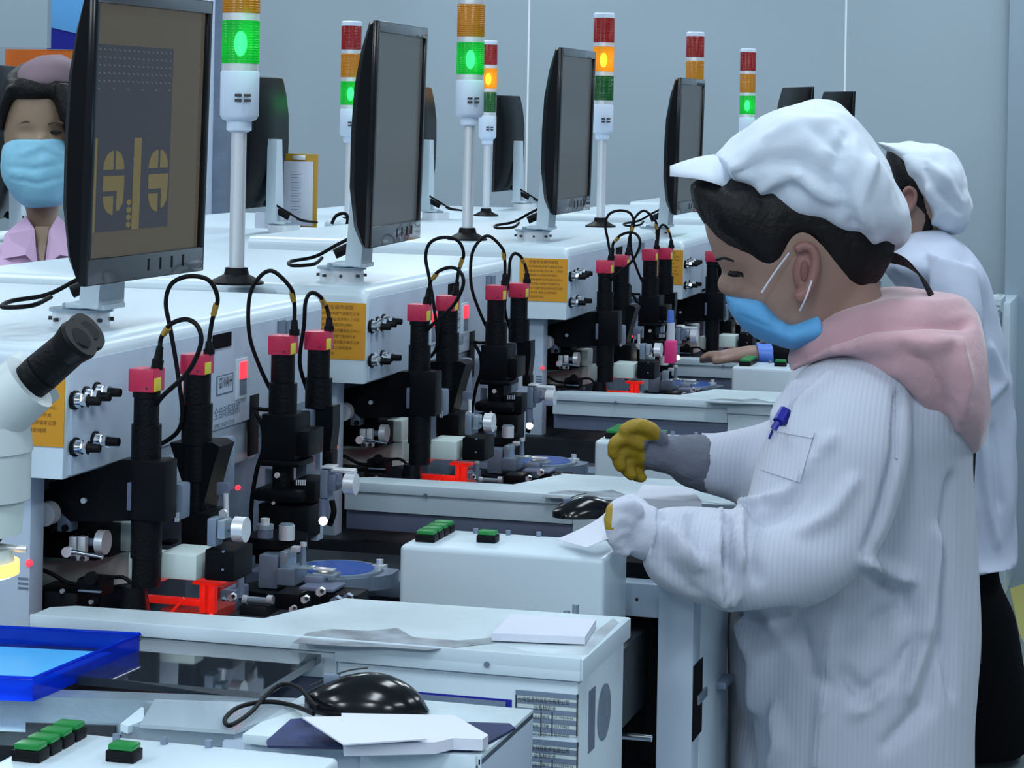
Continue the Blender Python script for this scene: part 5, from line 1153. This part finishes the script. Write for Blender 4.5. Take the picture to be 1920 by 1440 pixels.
b = MB(); loft(b, [((1645, 266), (1648, 272), D2, 0.02), ((1662, 268), (1672, 290), D2, 0.06), ((1680, 268), (1695, 320), D2, 0.085), ((1690, 268), (1712, 345), D2, 0.095)]); b.build('cap_brim', 'cap', W2)
b = MB()
loft(b, [((1700, 434), (1770, 436), D2, 0.07), ((1672, 458), (1806, 462), D2, 0.14), ((1650, 500), (1836, 500), D2, 0.19), ((1690, 560), (1858, 560), D2, 0.16), ((1690, 650), (1880, 650), D2, 0.16), ((1690, 780), (1904, 780), D2, 0.16), ((1690, 900), (1908, 900), D2, 0.16), ((1665, 1020), (1905, 1020), D2, 0.16), ((1670, 1050), (1900, 1048), D2, 0.195)], e=2.4, n=36)
loft(b, [((1740, 470), (1830, 500), D2 - 0.16, 0.07), ((1735, 560), (1840, 580), D2 - 0.19, 0.07), ((1715, 660), (1835, 700), D2 - 0.19, 0.07), ((1712, 740), (1790, 800), D2 - 0.18, 0.055)])
remesh(b, 'coat', 'coat2', W2, voxel=0.008, smooth=3, nz=((6, 0.018, 0.5), (16, 0.008, 0.7)), folds=(([(1735, 470), (1733, 560)], 3, -0.01), ([(1860, 650), (1885, 720), (1840, 770)], 8, 0.015), ([(1840, 780), (1850, 900), (1870, 1020)], 8, 0.012), ([(1870, 800), (1880, 950)], 6, -0.012)))
b = MB()
loft(b, [((1690, 1000), (1870, 1000), D2, 0.13), ((1690, 1080), (1876, 1080), D2, 0.14), ((1700, 1150), (1905, 1150), D2, 0.15), ((1715, 1250), (1921, 1250), D2, 0.15), ((1730, 1340), (1930, 1340), D2, 0.15), ((1740, 1402), (1925, 1402), D2, 0.15)])
remesh(b, 'trousers', 'trousers', W2, voxel=0.01, smooth=2, nz=((5, 0.02, 0.3),))
for dd in (-0.09, 0.09):
    b = MB(); loft(b, [((1690, 1408), (1692, 1424), D2 + dd, 0.03), ((1740, 1398), (1740, 1426), D2 + dd, 0.045), ((1820, 1396), (1820, 1426), D2 + dd, 0.04), ((1850, 1404), (1850, 1426), D2 + dd, 0.03)]); b.build('shoe', 'rubber', W2)
# ---- operator reaching behind the fourth machine
D4 = 4.60
W4 = thing('person', 'worker mostly hidden, only hand and blue cuff reaching the fourth machine', 'person', atD(1740, 900, D4 + 0.15).xy.to_3d())
b = MB()
loft(b, [((1690, 588), (1740, 588), D4 + 0.15, 0.03), ((1660, 620), (1770, 620), D4 + 0.15, 0.075), ((1660, 665), (1775, 665), D4 + 0.15, 0.075), ((1685, 700), (1755, 700), D4 + 0.15, 0.05), ((1690, 730), (1760, 730), D4 + 0.15, 0.06)])
loft(b, [((1320, 668), (1322, 676), D4, 0.012), ((1350, 658), (1352, 678), D4, 0.03), ((1382, 652), (1384, 680), D4, 0.035), ((1425, 648), (1427, 678), D4, 0.026), ((1500, 660), (1505, 700), D4, 0.03), ((1640, 720), (1650, 780), D4 + 0.08, 0.045), ((1720, 740), (1740, 800), D4 + 0.15, 0.08)])
for i in range(4): finger(b, [(1352, 664 + i * 3, D4 - 0.018 + i * 0.012), (1330, 665 + i * 3, D4 - 0.02 + i * 0.013), (1316, 671 + i * 2, D4 - 0.02 + i * 0.013)], 0.008)
finger(b, [(1372, 672, D4 - 0.03), (1352, 676, D4 - 0.04), (1340, 679, D4 - 0.038)], 0.0085)
remesh(b, 'body', 'skin', W4, voxel=0.005, smooth=2)
b = MB(); loft(b, [((1418, 644), (1422, 682), D4, 0.034), ((1446, 645), (1450, 688), D4, 0.038)]); b.build('blue_cuff', 'blueplastic', W4)
b = MB()
loft(b, [((1444, 640), (1448, 694), D4, 0.045), ((1520, 650), (1530, 720), D4 + 0.02, 0.05), ((1640, 700), (1650, 790), D4 + 0.08, 0.06), ((1720, 730), (1740, 830), D4 + 0.15, 0.1)])
loft(b, [((1688, 712), (1765, 712), D4 + 0.15, 0.07), ((1660, 738), (1800, 738), D4 + 0.15, 0.17), ((1652, 790), (1822, 790), D4 + 0.15, 0.19), ((1655, 900), (1820, 900), D4 + 0.15, 0.17), ((1660, 1030), (1815, 1030), D4 + 0.15, 0.17), ((1655, 1120), (1822, 1120), D4 + 0.15, 0.18)])
for dd in (-0.1, 0.1):
    loft(b, [((1690, 1060), (1800, 1060), D4 + 0.15 + dd, 0.07), ((1720, 1300), (1790, 1300), D4 + 0.15 + dd, 0.05), ((1730, 1650), (1780, 1650), D4 + 0.15 + dd, 0.04)])
remesh(b, 'clothes', 'trousers', W4, voxel=0.008, smooth=2)
b = MB(); loft(b, [((1672, 592), (1770, 590), D4 + 0.15, 0.06), ((1662, 625), (1788, 625), D4 + 0.15, 0.080), ((1700, 660), (1788, 665), D4 + 0.15, 0.080), ((1718, 695), (1775, 700), D4 + 0.15, 0.062)]); remesh(b, 'hair', 'hair', W4, voxel=0.006, smooth=2)
b = MB(); loft(b, [((1640, 612), (1645, 618), D4 + 0.15, 0.05), ((1662, 596), (1675, 625), D4 + 0.15, 0.084), ((1685, 580), (1705, 640), D4 + 0.15, 0.095), ((1730, 572), (1745, 655), D4 + 0.15, 0.10), ((1775, 590), (1780, 655), D4 + 0.15, 0.085), ((1796, 615), (1796, 640), D4 + 0.15, 0.04)]); remesh(b, 'cap', 'cap', W4, voxel=0.006, smooth=3, nz=((14, 0.008, 1),))
b = MB(); loft(b, [((1652, 660), (1655, 672), D4 + 0.15, 0.03), ((1665, 652), (1672, 695), D4 + 0.15, 0.065), ((1690, 655), (1700, 702), D4 + 0.15, 0.078), ((1712, 668), (1718, 695), D4 + 0.15, 0.078)]); remesh(b, 'face_mask', 'maskblue', W4, voxel=0.005, smooth=2)
stl = thing('stool', 'low black stool hidden behind the leaning worker', 'stool', atD(1730, 1130, D4 + 0.15).xy.to_3d())
a = atD(1755, 1180, D4 + 0.15); b = MB(); b.cyl((a.x, a.y, a.z - 0.06), (a.x, a.y, a.z), 0.09); b.build('seat', 'rubber', stl)
b = MB(); b.cyl((a.x, a.y, 0.03), (a.x, a.y, a.z - 0.06), 0.025); b.build('post', 'steel', stl); b = MB(); b.cyl((a.x, a.y, 0.0), (a.x, a.y, 0.03), 0.11, 0.08); b.build('stool_base', 'steel', stl)
# ---- lilac worker at the far left, facing the camera
D3 = 4.42
W3 = thing('person', 'worker in lilac shirt, mauve cap and pale mask facing the camera at far left', 'person', atD(75, 600, D3).xy.to_3d())
b = MB(); cx = 78
loft(b, [((55, 128), (105, 128), D3, 0.03), ((25, 150), (133, 150), D3, 0.075), ((12, 190), (146, 190), D3, 0.09), ((10, 240), (148, 240), D3, 0.092), ((14, 290), (144, 290), D3, 0.088), ((24, 340), (134, 340), D3, 0.075), ((44, 378), (114, 378), D3, 0.055), ((52, 400), (108, 400), D3 + 0.02, 0.05),
         ((48, 440), (112, 440), D3 + 0.03, 0.055), ((20, 470), (140, 470), D3 + 0.04, 0.08), ((-60, 500), (215, 500), D3 + 0.04, 0.10), ((-90, 600), (240, 600), D3 + 0.04, 0.12), ((-60, 900), (210, 900), D3 + 0.04, 0.11), ((-70, 1150), (220, 1150), D3 + 0.04, 0.13)], per=3)
for sx in (-1, 1):
    cx_ = 75 + sx * 75; loft(b, [((cx_ - 62, 1120), (cx_ + 62, 1120), D3 + 0.04, 0.09), ((cx_ - 45, 1400), (cx_ + 45, 1400), D3 + 0.04, 0.07), ((cx_ - 32, 1740), (cx_ + 32, 1740), D3 + 0.04, 0.05)])
b.sph(atD(78, 268, D3 - 0.090), 0.012)
remesh(b, 'body', 'skinpale', W3, voxel=0.0055, smooth=3, folds=(([(35, 248), (62, 248)], 7, -0.006), ([(92, 246), (120, 246)], 7, -0.006)))
for ex in (49, 105):
    b = MB(); b.sph(atD(ex, 248, D3 - 0.080), 0.010, (1.2, 0.5, 0.34)); b.build('eye', 'hair', W3)
    b = MB(); ptube(b, [(ex - 16, 234, D3 - 0.083), (ex, 228, D3 - 0.090), (ex + 14, 232, D3 - 0.088)], 0.002); b.build('eyebrow', mat('soft_brow', (0.08, 0.05, 0.04), 0.8), W3)
b = MB()
loft(b, [((45, 118), (115, 118), D3 + 0.02, 0.06), ((15, 145), (142, 145), D3 + 0.02, 0.098), ((4, 185), (154, 185), D3 + 0.045, 0.082), ((2, 240), (156, 240), D3 + 0.06, 0.07), ((6, 300), (152, 300), D3 + 0.06, 0.065), ((16, 350), (140, 350), D3 + 0.06, 0.055)])
loft(b, [((16, 148), (142, 148), D3 + 0.0, 0.100), ((12, 178), (148, 176), D3 + 0.0, 0.102), ((20, 190), (140, 190), D3 + 0.01, 0.094)])
loft(b, [((96, 150), (146, 160), D3 - 0.035, 0.06), ((104, 190), (152, 195), D3 - 0.040, 0.060), ((120, 235), (156, 240), D3 - 0.038, 0.055), ((138, 290), (154, 290), D3 - 0.02, 0.035)])
loft(b, [((16, 165), (56, 155), D3 - 0.040, 0.060), ((2, 200), (34, 200), D3 - 0.035, 0.052), ((2, 245), (14, 245), D3 - 0.02, 0.035)])
remesh(b, 'hair', 'hair', W3, voxel=0.005, smooth=3)
b = MB(); loft(b, [((80, 103), (112, 103), D3 + 0.01, 0.05), ((52, 118), (140, 118), D3 + 0.01, 0.095), ((36, 142), (150, 142), D3 + 0.01, 0.11), ((32, 168), (150, 158), D3 + 0.01, 0.108)]); remesh(b, 'cap', 'mauve', W3, voxel=0.005, smooth=3, nz=((15, 0.006, 1),))
b = MB()
loft(b, [((24, 260), (132, 260), D3 - 0.012, 0.092), ((8, 278), (146, 282), D3 - 0.004, 0.100), ((6, 310), (146, 310), D3 - 0.004, 0.104), ((12, 340), (140, 340), D3 - 0.008, 0.096), ((32, 372), (124, 372), D3 - 0.015, 0.075), ((52, 388), (108, 388), D3 - 0.02, 0.05)])
remesh(b, 'face_mask', 'maskpale', W3, voxel=0.004, smooth=2, folds=(([(15, 312), (60, 318), (120, 306)], 3, -0.004), ([(20, 335), (70, 345), (130, 330)], 3, -0.004), ([(40, 290), (80, 272), (120, 290)], 6, 0.003)), nz=((30, 0.003, 1),))
b = MB()
loft(b, [((28, 452), (130, 452), D3 + 0.05, 0.075), ((-30, 478), (185, 478), D3 + 0.04, 0.105), ((-90, 510), (240, 510), D3 + 0.04, 0.13), ((-120, 600), (270, 600), D3 + 0.04, 0.14), ((-110, 900), (260, 900), D3 + 0.04, 0.15), ((-115, 1150), (265, 1150), D3 + 0.04, 0.16), ((-118, 1300), (268, 1300), D3 + 0.04, 0.17)], e=2.4)
for sx in (-1, 1):
    c_ = 75 + sx * 175; loft(b, [((c_ - 30 - sx * 20, 500), (c_ + 30 - sx * 20, 500), D3 + 0.04, 0.06), ((c_ - 42, 620), (c_ + 42, 620), D3 + 0.03, 0.055), ((c_ - 38, 800), (c_ + 38, 800), D3 - 0.0, 0.05), ((c_ - 34, 960), (c_ + 34, 960), D3 - 0.08, 0.045)])
remesh(b, 'shirt', 'lilac', W3, voxel=0.007, smooth=3, nz=((7, 0.012, 0.6),), folds=(([(10, 470), (50, 540), (60, 560)], 8, -0.01), ([(120, 470), (90, 540)], 8, -0.01)))
for pts in (((48, 405), (64, 430), (70, 500), (48, 478), (2, 486), (8, 440)), ((108, 405), (92, 432), (84, 500), (112, 478), (150, 484), (142, 440))):
    b = MB(); b.prism([atD(x, y, D3 - 0.085 + (0.06 if i in (0, 5) else (0.035 if i == 4 else 0))) for i, (x, y) in enumerate(pts)], FWD * 0.004); b.build('collar', 'lilac', W3, sharp=0.2)
b = MB(); b.prism([atD(66, 425, D3 - 0.062), atD(92, 425, D3 - 0.062), atD(78, 515, D3 - 0.096)], FWD * 0.004); b.build('neckline', 'skinpale', W3)
